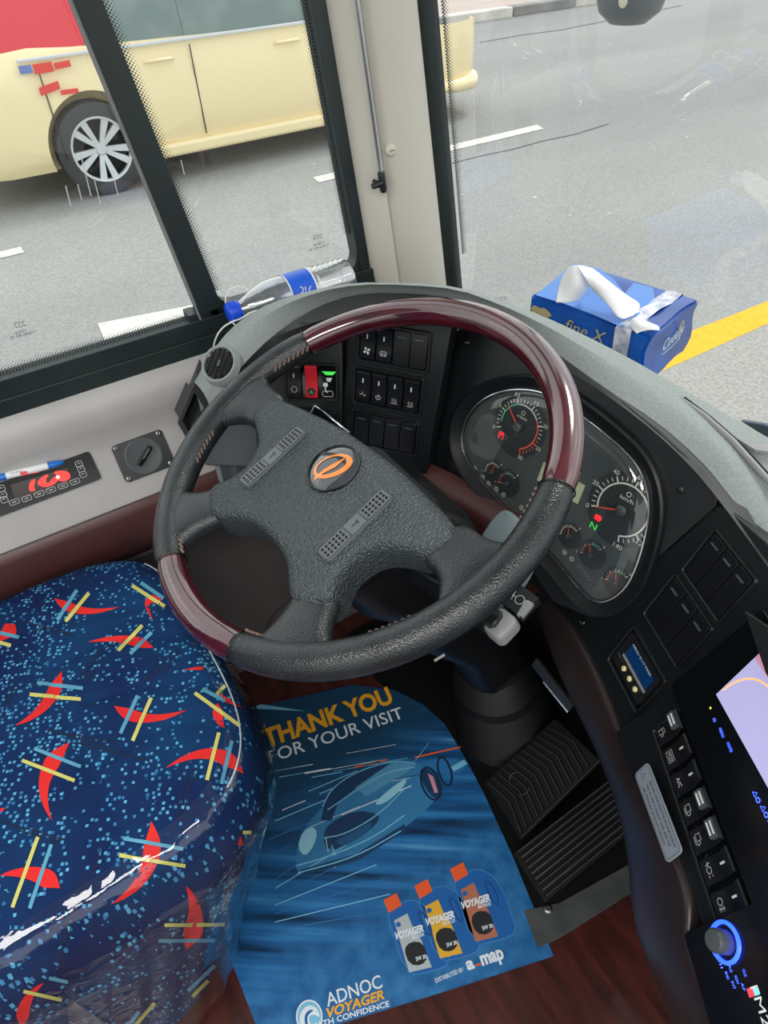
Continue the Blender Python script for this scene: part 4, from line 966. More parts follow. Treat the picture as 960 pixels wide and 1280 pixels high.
# padded hub, four arms
half = [(0, .024), (.055, .023), (.110, .016), (.152, .010), (.168, .002), (.170, -.018), (.158, -.034), (.135, -.042), (.113, -.056), (.103, -.078), (.106, -.100), (.118, -.116), (.117, -.130), (.100, -.142), (.080, -.147), (.062, -.136), (.040, -.122), (0, -.117)]
poly = half + [(-x, y) for x, y in half[-2:0:-1]]
poly = smoothpoly(poly, 2)
ZP = .004
def dome(x, y): return .006 * math.exp(-(x * x / .012 + (y + .05) ** 2 / .008))
pad = pillow('hub_pad', poly, FW, -.030, .040, PAD, wheel, steps=((0, .70), (.0012, .84), (.0032, .93), (.0065, .985), (.011, 1.0)), smooth=75)
# spokes reach from the pad's arms to the rim
SPR = []
def spoke(pts, name='spoke', m=LEATHER):
    """pts: list of (x, y, halfwidth vector (dx,dy), z centre, thickness)"""
    rows = []
    for x, y, wx, wy, zc, th in pts:
        r_ = []
        for k in range(16):
            a = 2 * PI * k / 16; c_, s_ = math.cos(a), math.sin(a)
            c_ = math.copysign(abs(c_) ** .7, c_); s_ = math.copysign(abs(s_) ** .8, s_)
            r_.append(FW.p(x + wx * c_, y + wy * c_, zc + th * s_))
        rows.append(r_)
    mb = MB(); mb.grid(rows, m, closed_u=True); mb.add(rows[0], [tuple(range(16))[::-1]], m); mb.add(rows[-1], [tuple(range(16))], m)
    return mb.build(name, m, parent=wheel, smooth=70, subsurf=1)
for s in (-1, 1):
    spoke([(s * .150, -.010, 0, .0275, -.008, .0155), (s * .168, -.010, s * .002, .0275, -.007, .0150), (s * .182, -.011, s * .004, .028, -.005, .0145), (s * .196, -.014, s * .005, .034, -.003, .0145), (s * .208, -.018, s * .005, .046, -.001, .0135), (s * .218, -.022, s * .006, .056, 0, .010)])
    spoke([(s * .090, -.118, s * .021, .014, -.008, .0155), (s * .101, -.138, s * .022, .015, -.008, .0148), (s * .107, -.150, s * .023, .016, -.005, .0145), (s * .114, -.163, s * .028, .019, -.003, .0145), (s * .122, -.175, s * .038, .026, -.001, .0135), (s * .129, -.184, s * .046, .032, 0, .010)])
# stitching along the inner edge of the leather
mb = MB()
STM = mat('brown_stitching', (120, 98, 88), .6)
def stitches(a0, a1, rr=WR - TR * 1.0, z=.007):
    n = int(abs(a1 - a0) / 1.7); mb = MB()
    for k in range(n):
        a = A(a0 + (a1 - a0) * k / n); b = A(a0 + (a1 - a0) * k / n + 1.2); mb.tube([FW.p(rr * math.cos(a), rr * math.sin(a), z), FW.p((rr - .0005) * math.cos(b), (rr - .0005) * math.sin(b), z - .005)], .0015, 5, STM)
    mb.build('stitching', STM, parent=wheel, smooth=60)
stitches(156, 171); stitches(201, 214); stitches(237, 250); stitches(290, 303); stitches(326, 338); stitches(8, 24)
# horn strips
for s in (-1, 1):
    cxs, cys = s * .078, -.052
    b_ = pillow('horn_strip', rrect(.021, .091, .005, 3, cxs, cys), FW, .009, .0030, DGREY, wheel, steps=((0, .5), (.0006, .9), (.0016, 1)), smooth=50)
    mb = MB()
    for hy in (-1, 1):
        mb.prism([FW.p(x, y, .0132) for x, y in rrect(.0165, .032, .003, 3, cxs, cys + hy * .0275)], FW.n * -.002, MGREY if False else mat('strip_grey', (92, 98, 100), .42))
        for i in range(3):
            for j in range(6): mb.lathe([(.0016, -.0004), (.0013, .0010), (0, .0013)], FW.p(cxs + (i - 1) * .0048, cys + hy * .0275 + (j - 2.5) * .0049, .0132), FW.n, GLOSSBLK, 8)
    mb.prism([FW.p(x, y, .0130) for x, y in rrect(.0165, .0195, .001, 2, cxs, cys)], FW.n * -.002, MATS['strip_grey'])
    put_text(mb, 'T', FW.p(cxs - .003, cys - .004, .0131), FW.p(cxs + .003, cys - .004, .0131), FW.up, .008, GLOSSBLK, n=FW.n)
    mb.build('grip_dots', MATS['strip_grey'], parent=b_, smooth=50)
# emblem
ec = (0.0, -.020)
mb = MB(); mb.lathe([(.0315, .008), (.0305, .0116), (.0288, .0112), (.0282, .0095)], FW.p(*ec, 0), FW.n, GLOSSBLK, 40)
mb.build('emblem_ring', GLOSSBLK, parent=wheel, smooth=40)
EMB = mat('emblem_gloss', (58, 62, 66), .07, coat=1); EMO = mat('emblem_orange', (246, 128, 16), .12, coat=1)
em = MB(); em.lathe([(.0284, .0098), (.024, .0118), (.016, .0130), (.008, .0136), (0, .0138)], FW.p(*ec, 0), FW.n, EMB, 40); em = em.build('emblem', EMB, parent=wheel, smooth=70)
def ez(x, y): r = math.hypot(x, y); return .0138 - .0040 * (r / .0284) ** 2 * .85 + .0009
ea = A(-6 + 24)
def ep(x, y): X_ = x * math.cos(ea) - y * math.sin(ea); Y_ = x * math.sin(ea) + y * math.cos(ea); return FW.p(ec[0] + X_, ec[1] + Y_, ez(X_, Y_))
mb = MB(); ro_, ri_ = [], []
ea = A(52)
for k in range(41):
    a = 2 * PI * k / 40; w = .0045 + .0025 * math.cos(a + .6)
    ro_.append(ep(.0225 * math.cos(a), .0150 * math.sin(a))); ri_.append(ep((.0225 - w * 1.1) * math.cos(a) + .001, (.0150 - w * .9) * math.sin(a)))
mb.grid([ri_, ro_], EMO); mb.grid([[ep(-.021, -.007), ep(-.010, -.002), ep(.002, .002), ep(.014, .006)], [ep(-.023, -.012), ep(-.010, -.0065), ep(.004, -.0035), ep(.014, .0045)]], EMO)
mb.build('orange_mark', EMO, parent=em)

# ================================================================== COLUMN, STALKS
colm = thing('steering_column', 'black steering column with rubber boot and stalks under the wheel', 'steering column', (-.51, .56, FZ))
COLM = mat('column_black', (13, 16, 19), .34, spec=.3, bump=('n', 600, .05))
def boxloft(rows_, m, name, parent, sub=1):
    mb = MB(); R_ = []
    for c, ax_, w, h, r in rows_:
        R_.append([V(c) + ax_[0] * a + ax_[1] * b for a, b in rrect(w, h, r, 3)])
    mb.grid(R_, m, closed_u=True); n = len(R_[0]); mb.add(R_[0], [tuple(range(n))], m); mb.add(R_[-1], [tuple(range(n))[::-1]], m)
    return mb.build(name, m, parent=parent, smooth=50)
down = -WN
axc = (FW.u, FW.up)
P0 = WC + FW.up * -.045
boxloft([(P0 + down * .022, axc, .13, .11, .03), (P0 + down * .05, axc, .15, .13, .035), (P0 + down * .07, axc, .16, .14, .04)], COLM, 'hub_back', wheel)
axv = (V((1, 0, 0)), V((0, .93, .37)))
sh0 = WC + down * .085 + V((0, -.03, 0))
boxloft([(sh0, axv, .17, .15, .03), (sh0 + down * .05 + V((.0, .015, -.0)), axv, .19, .17, .035), (sh0 + down * .12 + V((0, .03, 0)), axv, .17, .15, .035), (sh0 + V((0, .10, -.22)), axv, .13, .12, .035), (V((-.51, .46, 1.22)), axv, .115, .11, .035), (V((-.51, .50, 1.08)), axv, .11, .10, .04)], COLM, 'column_shroud', colm)
# bellows boot
mb = MB(); prof = []; bt0 = V((-.51, .49, 1.14)); bt1 = V((-.51, .565, FZ)); L_ = (bt1 - bt0).length
prof.append((.05, 0))
for k in range(6): prof += [(.062 + .003 * k, .02 + k * .014), (.054 + .003 * k, .027 + k * .014)]
for k in range(10): prof += [(.080 + .002 * k, .115 + k * .018), (.070 + .002 * k, .124 + k * .018)]
prof += [(.10, L_ - .03), (.115, L_)]
BOOTM = mat('boot_rubber', (9, 11, 13), .5, spec=.2)
mb.lathe(prof, bt0, bt1 - bt0, BOOTM, 36); mb.build('boot', BOOTM, parent=colm, smooth=50)
# left and right stalks and the ignition paddle
s0 = sh0 + down * .03
mb = MB(); 
GC = on(627, 783, (0, -.374, .927), WC.dot(V((0, -.374, .927))) - .10)
vdir = (GC - (s0 + V((.05, -.01, 0)))).normalized()
mb.tube([s0 + V((.05, -.01, 0)), GC - vdir * .03], [.010, .0085], 14, COLM); mb.tube([GC - vdir * .034, GC - vdir * .028, GC - vdir * .004, GC], [.009, .013, .0145, .012], 16, COLM)
stk = mb.build('wiper_stalk', COLM, parent=colm, smooth=60)
Fg = frame_from(GC, V((1, 0, 0)), V((0, .9, .4)))
vt = (CAM - GC).normalized(); side_ = vdir.cross(V((0, 0, 1))).normalized()
Fg = frame_from(GC + vdir * .002, side_, vdir.cross(side_))
pillow('stalk_cap', rrect(.026, .030, .007, 4), frame_from(GC, FW.u, FW.up), -.008, .018, MGREY, stk, steps=((0, .6), (.001, .9), (.003, 1)))
gc2 = GC + FW.up * .030
mb = MB(); mb.box(gc2 + FW.n * .004, (.026, .026, .012), FW.ax, BLK); sym(mb, frame_from(gc2 + FW.n * .0105, FW.u, FW.up), 0, 0, 'sun', .008, MARK); mb.build('stalk_symbols', BLK, parent=stk)
mb = MB(); mb.prism([gc2 + FW.u * a + FW.up * b + FW.n * .0107 for a, b in ((.004, .004), (.013, .006), (.014, -.012), (.008, -.014))], FW.n * -.006, MGREY); mb.build('stalk_collar', MGREY, parent=stk, bevel=.001)
pc_ = on(634, 706, (0, -.374, .927), WC.dot(V((0, -.374, .927))) - .09)
pillow('ignition_paddle', smoothpoly([(-.052, .045), (-.03, .052), (.012, .034), (.026, .0), (.026, -.036), (.010, -.050), (-.010, -.044), (-.04, -.01)], 2), frame_from(pc_, FW.u, FW.up), -.012, .024, mat('blue_grey_plastic', (104, 118, 122), .42), colm, steps=((0, .4), (.002, .8), (.006, 1)))
mb = MB()
for k in range(3): mb.lathe([(.013 - .003 * k, 0), (.013 - .003 * k, .004 + .003 * k), (.010 - .003 * k, .004 + .003 * k)], pc_ + FW.u * -.012 + FW.up * -.018, FW.n, CHROME if k == 1 else DGREY, 24)
mb.build('key_barrel', CHROME, parent=colm, smooth=50)
mb = MB(); mb.tube([s0 + V((-.05, -.02, 0)), s0 + V((-.13, -.03, .02)), s0 + V((-.17, -.035, .03))], [.010, .009, .012], 14, COLM); mb.build('indicator_stalk', COLM, parent=colm, smooth=60)
mb = MB(); q = [on(x, y, (0, -.374, .927), WC.dot(V((0, -.374, .927))) - .10) for x, y in ((543, 826), (556, 818))]; mb.tube(q, .0015, 6, MGREY); mb.build('metal_clip', MGREY, parent=colm)

# ================================================================== PEDALS
def pedal(name, label, pxs, zc, ribs, tilt, m, cat='pedal'):
    """pxs: four photo corners on a tilted plane through height zc"""
    n = V(tilt).normalized(); c0 = aZ(sum(p[0] for p in pxs) / 4, sum(p[1] for p in pxs) / 4, zc); d = n.dot(c0)
    P = [on(x, y, n, d) for x, y in pxs]; t = thing(name, label, cat, (c0.x, c0.y, FZ))
    MB().prism(P, n * -.012, m).build('pedal_plate', m, parent=t, bevel=.004)
    mb = MB()
    def q(a, b): return P[0] * (1 - a) * (1 - b) + P[1] * a * (1 - b) + P[2] * a * b + P[3] * (1 - a) * b + n * .0022
    ribs(mb, q); mb.build('tread_ribs', MATS['rib_rubber'], parent=t, smooth=60)
    e = (P[0] + P[1] + P[2] + P[3]) / 4
    mb = MB(); mb.box((e.x, e.y + .03, (FZ + e.z - .02) / 2), (.03, .02, max(.01, e.z - .03 - FZ))); mb.build('pedal_arm', BLK, parent=t, bevel=.003)
    return t
mat('rib_rubber', (30, 32, 33), .45); PEDM = mat('pedal_rubber', (13, 14, 15), .5, spec=.25)
def chev(mb, q):
    for k in range(13):
        b = .05 + .9 * k / 13
        mb.tube([q(.06, b), q(.5, min(.98, b + .07)), q(.94, b)], .0022, 6, MATS['rib_rubber'])
    mb.tube([q(.40 + .18 * math.cos(a), .30 + .09 * math.sin(a)) for a in [2 * PI * k / 16 for k in range(16)]], .002, 6, MATS['rib_rubber'], closed=True)
def longr(mb, q):
    for k in range(9): mb.tube([q(.06 + .88 * k / 8, .04), q(.06 + .88 * k / 8, .96)], .0025, 6, MATS['rib_rubber'])
# corners: bottom-left, bottom-right, top-right, top-left in the photo
pedal('brake_pedal', 'black rubber foot pedal with chevron ribs, nearest the column boot', [(604, 978), (650, 1050), (752, 950), (694, 896)], .93, chev, (-.1, -.55, .8), PEDM)
pedal('accelerator_pedal', 'wide black treadle with long straight ribs in the floor corner by the knee trim', [(640, 1066), (680, 1128), (800, 1030), (770, 965)], .86, longr, (-.05, -.25, .95), PEDM)
t = thing('pedal_bracket', 'narrow bright-edged metal bracket in the dark gap beside the knee trim', 'bracket', tuple(on(688, 862, (0, 1, 0), .5) ))
a, b = aY(664, 832, .50), aY(710, 890, .50)
d_ = (b - a).normalized(); sd = d_.cross(V((0, 1, 0))).normalized()
MB().prism([a, b, b + sd * .022, a + sd * .022], V((0, .006, 0)), mat('dark_steel', (70, 72, 74), .35, metal=.6)).build('strap', MATS['dark_steel'], parent=t, bevel=.001)
MB().tube([a + (b - a) * .35 - sd * .002, b - sd * .001], .0018, 6, CHROME).build('bright_edge', CHROME, parent=t)
# metal edge plate on the floor with a screw
mp = [aZ(x, y, FZ + .004) for x, y in ((655, 1138), (700, 1128), (790, 1078), (796, 1112), (700, 1172), (672, 1185))]
SPM = mat('scuffed_steel_plate', (84, 88, 86), .5, metal=.2, noise=(20, (62, 66, 66), .35, .7))
t = thing('floor_edge_plate', 'scuffed grey metal plate screwed to the floor between pedals and wood floor', 'floor plate', (mp[0].x, mp[0].y, FZ))
MB().prism(mp, V((0, 0, -.004)), SPM).build('plate', SPM, parent=t, bevel=.0008)
for x, y in ((685, 1136),): MB().lathe([(.008, 0), (.007, .002), (.003, .003), (0, .002)], aZ(x, y, FZ + .004), (0, 0, 1), STEEL, 18).build('screw', STEEL, parent=t, smooth=50)
wp = [aZ(x, y, FZ + .0015) for x, y in ((470, 850), (515, 885), (555, 935), (590, 1010), (655, 1150), (700, 1150), (806, 1095))] + [V((.1, .78, FZ + .0015)), V((-.92, .78, FZ + .0015)), V((-.92, .42, FZ + .0015))]
struct(MB().prism(wp, V((0, 0, -.0015)), mat('pedal_well_rubber', (13, 14, 15), .7, spec=.15)).build('trim_6', MATS['pedal_well_rubber']))

# ================================================================== SEAT
SB = mat('seat_fabric_blue', (18, 44, 92), .85)
def seat_mat():
    m = SB; nt = m.node_tree; b = nt.nodes['Principled BSDF']; tc = nt.nodes.new('ShaderNodeTexCoord')
    # ground colour drifting between navy and teal
    n = nt.nodes.new('ShaderNodeTexNoise'); n.inputs['Scale'].default_value = 7; n.inputs['Detail'].default_value = 2; nt.links.new(tc.outputs['Object'], n.inputs['Vector'])
    r = nt.nodes.new('ShaderNodeValToRGB'); r.color_ramp.elements[0].position = .35; r.color_ramp.elements[1].position = .7
    r.color_ramp.elements[0].color = (*s2l((8, 30, 76)), 1); r.color_ramp.elements[1].color = (*s2l((10, 56, 100)), 1); nt.links.new(n.outputs['Fac'], r.inputs[0])
    # confetti flecks: voronoi cells with a hard square core
    mp = nt.nodes.new('ShaderNodeMapping'); mp.inputs['Scale'].default_value = (1, 1, .35); mp.inputs['Rotation'].default_value = (0, 0, .5); nt.links.new(tc.outputs['Object'], mp.inputs[0])
    v = nt.nodes.new('ShaderNodeTexVoronoi'); v.inputs['Scale'].default_value = 185; v.distance = 'CHEBYCHEV'; v.inputs['Randomness'].default_value = .8; nt.links.new(mp.outputs[0], v.inputs['Vector'])
    lt = nt.nodes.new('ShaderNodeMath'); lt.operation = 'LESS_THAN'; lt.inputs[1].default_value = .30; nt.links.new(v.outputs['Distance'], lt.inputs[0])
    sp = nt.nodes.new('ShaderNodeSeparateColor'); nt.links.new(v.outputs['Color'], sp.inputs[0])
    g = nt.nodes.new('ShaderNodeMath'); g.operation = 'GREATER_THAN'; nt.links.new(sp.outputs[0], g.inputs[0])
    n2 = nt.nodes.new('ShaderNodeTexNoise'); n2.inputs['Scale'].default_value = 20; nt.links.new(tc.outputs['Object'], n2.inputs['Vector'])
    mr = nt.nodes.new('ShaderNodeMapRange'); mr.inputs[1].default_value = .35; mr.inputs[2].default_value = .65; mr.inputs[3].default_value = .95; mr.inputs[4].default_value = .25; nt.links.new(n2.outputs['Fac'], mr.inputs[0]); nt.links.new(mr.outputs[0], g.inputs[1])
    mu = nt.nodes.new('ShaderNodeMath'); mu.operation = 'MULTIPLY'; nt.links.new(lt.outputs[0], mu.inputs[0]); nt.links.new(g.outputs[0], mu.inputs[1])
    cr = nt.nodes.new('ShaderNodeValToRGB'); cr.color_ramp.elements[0].color = (*s2l((40, 104, 156)), 1); cr.color_ramp.elements[1].color = (*s2l((92, 172, 210)), 1); nt.links.new(sp.outputs[1], cr.inputs[0])
    mx = nt.nodes.new('ShaderNodeMix'); mx.data_type = 'RGBA'; nt.links.new(mu.outputs[0], mx.inputs[0]); nt.links.new(r.outputs[0], mx.inputs[6]); nt.links.new(cr.outputs[0], mx.inputs[7])
    nt.links.new(mx.outputs[2], b.inputs['Base Color']); b.inputs['Sheen Weight'].default_value = .0; b.inputs['Specular IOR Level'].default_value = .2
    w = nt.nodes.new('ShaderNodeTexNoise'); w.inputs['Scale'].default_value = 900; nt.links.new(tc.outputs['Object'], w.inputs['Vector'])
    bp = nt.nodes.new('ShaderNodeBump'); bp.inputs['Strength'].default_value = .4; bp.inputs['Distance'].default_value = .001; nt.links.new(w.outputs['Fac'], bp.inputs['Height']); nt.links.new(bp.outputs[0], b.inputs['Normal'])
seat_mat()
SCX, SCY = -.635, -.215; HX, HY = .245, .285; ST_ = 1.352
def outline(k, n, grow=0, e=4.2):
    a = 2 * PI * k / n; c_, s_ = math.cos(a), math.sin(a); f = (abs(c_) ** e + abs(s_) ** e) ** (-1 / e); return (HX + grow) * c_ * f, (HY + grow) * s_ * f
def seat_z(x, y):
    return ST_ + .010 * (1 - (x / HX) ** 2) + .012 * (y / HY)
seams = [  # quilted seam lines in photo pixels
    [(0, 745), (38, 800), (92, 915), (150, 1040), (190, 1150)], [(36, 787), (120, 772), (230, 758)], [(40, 850), (130, 808), (250, 798)], [(110, 880), (180, 862), (300, 862)], [(130, 955), (200, 912), (270, 904), (335, 930)]]
sw = []
for s in seams: sw.append([V((q.x, q.y)) for q in [aZ(x, y, ST_ + .008) for x, y in s]])
def segd(p, a, b):
    ab = b - a; t = max(0, min(1, (p - a).dot(ab) / max(ab.length_squared, 1e-9))); return (p - a - ab * t).length
def seam_d(x, y):
    p = V((x, y)); return min(segd(p, s[i], s[i + 1]) for s in sw for i in range(len(s) - 1))
N = 160; rows = []
for i in range(1, 60):
    t = i / 59; r_ = []
    for k in range(N):
        x, y = outline(k, N); x *= t; y *= t; z = seat_z(x, y)
        d = seam_d(x + SCX, y + SCY); z -= .0045 * math.exp(-(d / .006) ** 2); z += .0
        z -= .012 * max(0, (t - .9) / .1) ** 2
        r_.append(V((x + SCX, y + SCY, z)))
    rows.append(r_)
side = [(.003, -.014), (.009, -.028), (.015, -.055), (.017, -.09), (.016, -.13), (.011, -.17), (.006, -.22), (.003, -.28), (.0, -.34), (.0, -.40), (-.002, -.46), (-.004, -.51)]
def back(dz, y): return -max(0, -dz - .09) * .30 * (1 if y > 0 else 0)
rag = lambda k, j: .004 * math.sin(k * .31 + j) * (.3 + .1 * j)
for j, (g_, dz) in enumerate(side):
    r_ = []
    for k in range(N):
        x, y = outline(k, N); x2, y2 = outline(k, N, g_ + (rag(k, j) if 1 < j < 7 else 0)); r_.append(V((x2 + SCX, y2 + SCY + back(dz, y), seat_z(x, y) + dz)))
    rows.append(r_)
seat = thing('driver_seat', 'blue patterned driver seat with red crescents, clear plastic over its side', 'seat', (SCX, SCY, FZ))
mb = MB(); mb.grid(rows, SB, closed_u=True); n0 = len(mb.v); mb.add([V((SCX, SCY, seat_z(0, 0)))] + rows[0], [(0, 1 + k, 1 + (k + 1) % N) for k in range(N)], SB)
mb.add(rows[-1], [tuple(range(N))[::-1]], SB)
# raycast tree for the woven figures
tree = BVHTree.FromPolygons([tuple(v) for v in mb.v], [tuple(f) for f in mb.f])
SRED = mat('weave_red', (214, 26, 24), .8); SYEL = mat('weave_yellow', (198, 194, 104), .8); SCY_ = mat('weave_cyan', (84, 152, 180), .8); SNAV = mat('weave_navy', (10, 22, 54), .85)
def on_seat(x, y, lift=.0007):
    d = ray(x, y).normalized(); h = tree.ray_cast(CAM, d)
    if h[0] is None: return None
    n = h[1] if h[1].dot(d) < 0 else -h[1]; return h[0] + n * lift
def fig(L, Rr, m, lift):
    """strip between two pixel polylines laid on the seat"""
    rows_ = []
    n = 14
    def samp(pts, t):
        s = t * (len(pts) - 1); i = min(int(s), len(pts) - 2); f = s - i; return (pts[i][0] * (1 - f) + pts[i + 1][0] * f, pts[i][1] * (1 - f) + pts[i + 1][1] * f)
    for k in range(n + 1):
        a = samp(L, k / n); b = samp(Rr, k / n); row = [on_seat(a[0] + (b[0] - a[0]) * q, a[1] + (b[1] - a[1]) * q, lift) for q in (0, .33, .67, 1)]
        if any(p is None for p in row):
            if len(rows_) > 1: mb.grid(rows_, m)
            rows_ = []; continue
        if rows_ and max((row[q] - rows_[-1][q]).length for q in range(4)) > .05:
            if len(rows_) > 1: mb.grid(rows_, m)
            rows_ = []
        rows_.append(row)
    if len(rows_) > 1: mb.grid(rows_, m)
def crescent(head, mid, tail, w):
    """fat at the head, tapering to the tail; pixels"""
    H, M, T = V(head), V(mid), V(tail); pts = []
    for k in range(13):
        t = k / 12; pts.append(H * (1 - t) ** 2 + (M * 2 - (H + T) / 2) * 2 * t * (1 - t) + T * t * t)
    L, R_ = [], []
    for k, p in enumerate(pts):
        t = (pts[min(k + 1, 12)] - pts[max(k - 1, 0)]).normalized(); s = V((-t.y, t.x)); s_ = k / 12
        ww = w * (min(1, s_ / .22 + .02) if s_ < .22 else (1 - (s_ - .22) / .78) ** .8) / 2
        L.append(tuple(p + s * ww)); R_.append(tuple(p - s * ww))
    fig(L, R_, SRED, .0007)
def bar_px(a, b, w, m, lift=.0011):
    A_, B_ = V(a), V(b); t = (B_ - A_).normalized(); s = V((-t.y, t.x)) * w / 2; fig([tuple(A_ + s), tuple(B_ + s)], [tuple(A_ - s), tuple(B_ - s)], m, lift)
def z1(x, y): return (x * 380 / 811, 680 + y * 600 / 1280)
CR = [((145, 145), (220, 178), (318, 168), 22), ((410, 278), (330, 255), (235, 262), 24), ((165, 340), (120, 430), (40, 485), 30), ((305, 432), (390, 465), (498, 443), 28), ((186, 530), (120, 630), (140, 738), 36),
      ((648, 612), (560, 560), (442, 598), 34), ((404, 740), (390, 870), (295, 960), 40), ((160, 918), (90, 880), (0, 885), 44), ((0, 100), (15, 95), (32, 90), 30), ((40, 215), (15, 240), (-15, 262), 34), ((432, 150), (395, 155), (408, 205), 18), ((545, 332), (520, 333), (490, 336), 8),
      ((0, 712), (8, 708), (14, 704), 8), ((580, 425), (585, 470), (600, 490), 24), ((640, 778), (652, 850), (684, 884), 20), ((580, 402), (610, 420), (648, 438), 12), ((495, 1080), (520, 990), (495, 910), 44), ((540, 1142), (600, 1140), (650, 1110), 18), ((60, 1290), (70, 1220), (118, 1168), 30), ((590, 1250), (606, 1230), (606, 1200), 16)]
for ox, oy in ((-330, 40), (-300, 420), (-560, 300), (-620, 620), (-250, 760), (-480, 900), (-760, 500), (-880, 760), (-120, 620)):
    f_ = 1 if (ox // 10) % 2 else -1
    CR.append(((ox + 90, oy + 10 * f_), (ox, oy - 30 * f_), (ox - 90, oy + 25 * f_), 32))
for h_, m_, t_, w_ in CR: crescent(z1(*h_), z1(*m_), z1(*t_), w_ * .58)
BR = [((154, 203), (206, 124), 'c'), ((176, 207), (238, 132), 'y'), ((316, 285), (380, 218), 'y'), ((348, 294), (405, 236), 'c'), ((100, 371), (222, 386), 'c'), ((80, 402), (216, 415), 'y'), ((322, 506), (368, 405), 'c'), ((354, 525), (404, 411), 'y'),
      ((92, 546), (216, 595), 'c'), ((60, 578), (200, 632), 'y'), ((552, 630), (584, 504), 'y'), ((590, 640), (618, 526), 'c'), ((330, 785), (488, 812), 'c'), ((318, 830), (494, 857), 'y'), ((34, 970), (102, 782), 'y'), ((80, 972), (138, 802), 'c'),
      ((0, 104), (74, 106), 'c'), ((0, 125), (68, 126), 'y'), ((0, 238), (50, 250), 'c'), ((-6, 262), (30, 272), 'y'), ((353, 112), (440, 168), 'y'), ((376, 104), (436, 146), 'c'), ((520, 398), (640, 486), 'y'), ((540, 388), (600, 420), 'c'), ((578, 402), (600, 378), 'y'), ((646, 768), (698, 768), 'y'),
      ((438, 1014), (598, 1014), 'y'), ((422, 1056), (572, 1056), 'c'), ((62, 1190), (164, 1214), 'y'), ((130, 1155), (180, 1166), 'c'), ((512, 1206), (630, 1086), 'y'), ((500, 1190), (600, 1096), 'c'), ((362, 1280), (412, 1222), 'y'), ((344, 1280), (370, 1245), 'c')]
for ox, oy in ((-330, 40), (-300, 420), (-560, 300), (-620, 620), (-250, 760), (-480, 900), (-760, 500), (-880, 760), (-120, 620)):
    BR += [((ox - 20, oy + 60), (ox + 20, oy - 60), 'y'), ((ox + 18, oy + 60), (ox + 58, oy - 60), 'c')]
for a, b, c_ in BR: bar_px(z1(*a), z1(*b), 4.6, SYEL if c_ == 'y' else SCY_)
NV = [((205, 370), (280, 280)), ((225, 372), (262, 326)), ((380, 370), (430, 302)), ((400, 365), (460, 290)), ((440, 345), (482, 275)), ((120, 495), (330, 552)), ((180, 505), (310, 530)), ((200, 530), (400, 580)), ((470, 740), (500, 600)), ((484, 742), (520, 596)), ((0, 740), (180, 790)), ((50, 765), (160, 795)),
      ((158, 1130), (190, 930)), ((182, 1060), (212, 900)), ((200, 1010), (228, 870)), ((236, 950), (268, 805)), ((175, 100), (222, 68)), ((196, 110), (232, 76)), ((60, 205), (200, 246)), ((0, 470), (40, 380))]
for a, b in NV: bar_px(z1(*a), z1(*b), 1.8, SNAV, .0006)
mb.build('cushion', SB, parent=seat, smooth=60)
# white piping along the front edge
mb = MB(); pts = []
for k in range(N):
    a = 2 * PI * k / N
    if A(42) < a < A(130):
        x, y = outline(k, N); pts.append(V((x + SCX, y + SCY, seat_z(x, y) - .011)) + V((x, y, 0)).normalized() * .002)
mb.tube(pts, .0011, 6, MATS.get('piping_pale') or mat('piping_pale', (196, 204, 200), .5)); mb.build('piping', mat('piping_pale', (196, 204, 200), .5), parent=seat, smooth=60)
# clear crinkled plastic over the side and front
PLA = glass('clear_plastic_sheet', (.97, .98, .99), 1.1, .0, .02, bump=(11, .35, (1, 1, 2.0)))
rows_ = []
prof = [(-.016, -.001), (-.006, -.004), (.002, -.008), (.008, -.018), (.014, -.034), (.020, -.058), (.023, -.09), (.022, -.13), (.020, -.18), (.017, -.24), (.014, -.31), (.013, -.38), (.013, -.44), (.014, -.50)]
for j, (g_, dz) in enumerate(prof):
    r_ = []
    for k in range(N * 2):
        x, y = outline(k, N * 2); wv = .003 * math.sin(k * .23 + j * .9) + .002 * math.sin(k * .71 - j * 1.3) + .0008 * math.sin(k * 1.3 + j * 2.3)
        amp = min(1, j / 3) * (1.1 if j > 3 else .8) if j > 1 else .15
        x2, y2 = outline(k, N * 2, g_ + .003 + abs(wv) * amp); r_.append(V((x2 + SCX, y2 + SCY + back(dz, y), seat_z(x, y) + dz + (.003 if j < 3 else 0) + wv * .5 * (1 if j > 1 else 0) * 1.0)))
    rows_.append(r_)
lo, hi = int(N * 2 * (-115 / 360)), int(N * 2 * (88 / 360))
rows_ = [[r[k % (N * 2)] for k in range(lo, hi)] for r in rows_]
MB().grid(rows_, PLA).build('plastic_cover', PLA, parent=seat, smooth=80)
mb = MB(); mb.box((SCX, SCY - .05, .82), (.36, .34, .05)); mb.build('seat_base', mat('seat_base_black', (26, 28, 30), .5), parent=seat, bevel=.03)
BK = MB(); rows2 = []
for j in range(9):
    z = 1.30 + .085 * j; w = .24 - .004 * j * j * .3; yy = SCY - HY - .05 - .012 * j
    rows2.append([V((SCX + a, yy + b, z)) for a, b in rrect(2 * w, .12, .05, 4)])
BK.grid(rows2, SB, closed_u=True); n = len(rows2[0]); BK.add(rows2[-1], [tuple(range(n))], SB); BK.add(rows2[0], [tuple(range(n))[::-1]], SB); BK.build('backrest', SB, parent=seat, smooth=50)

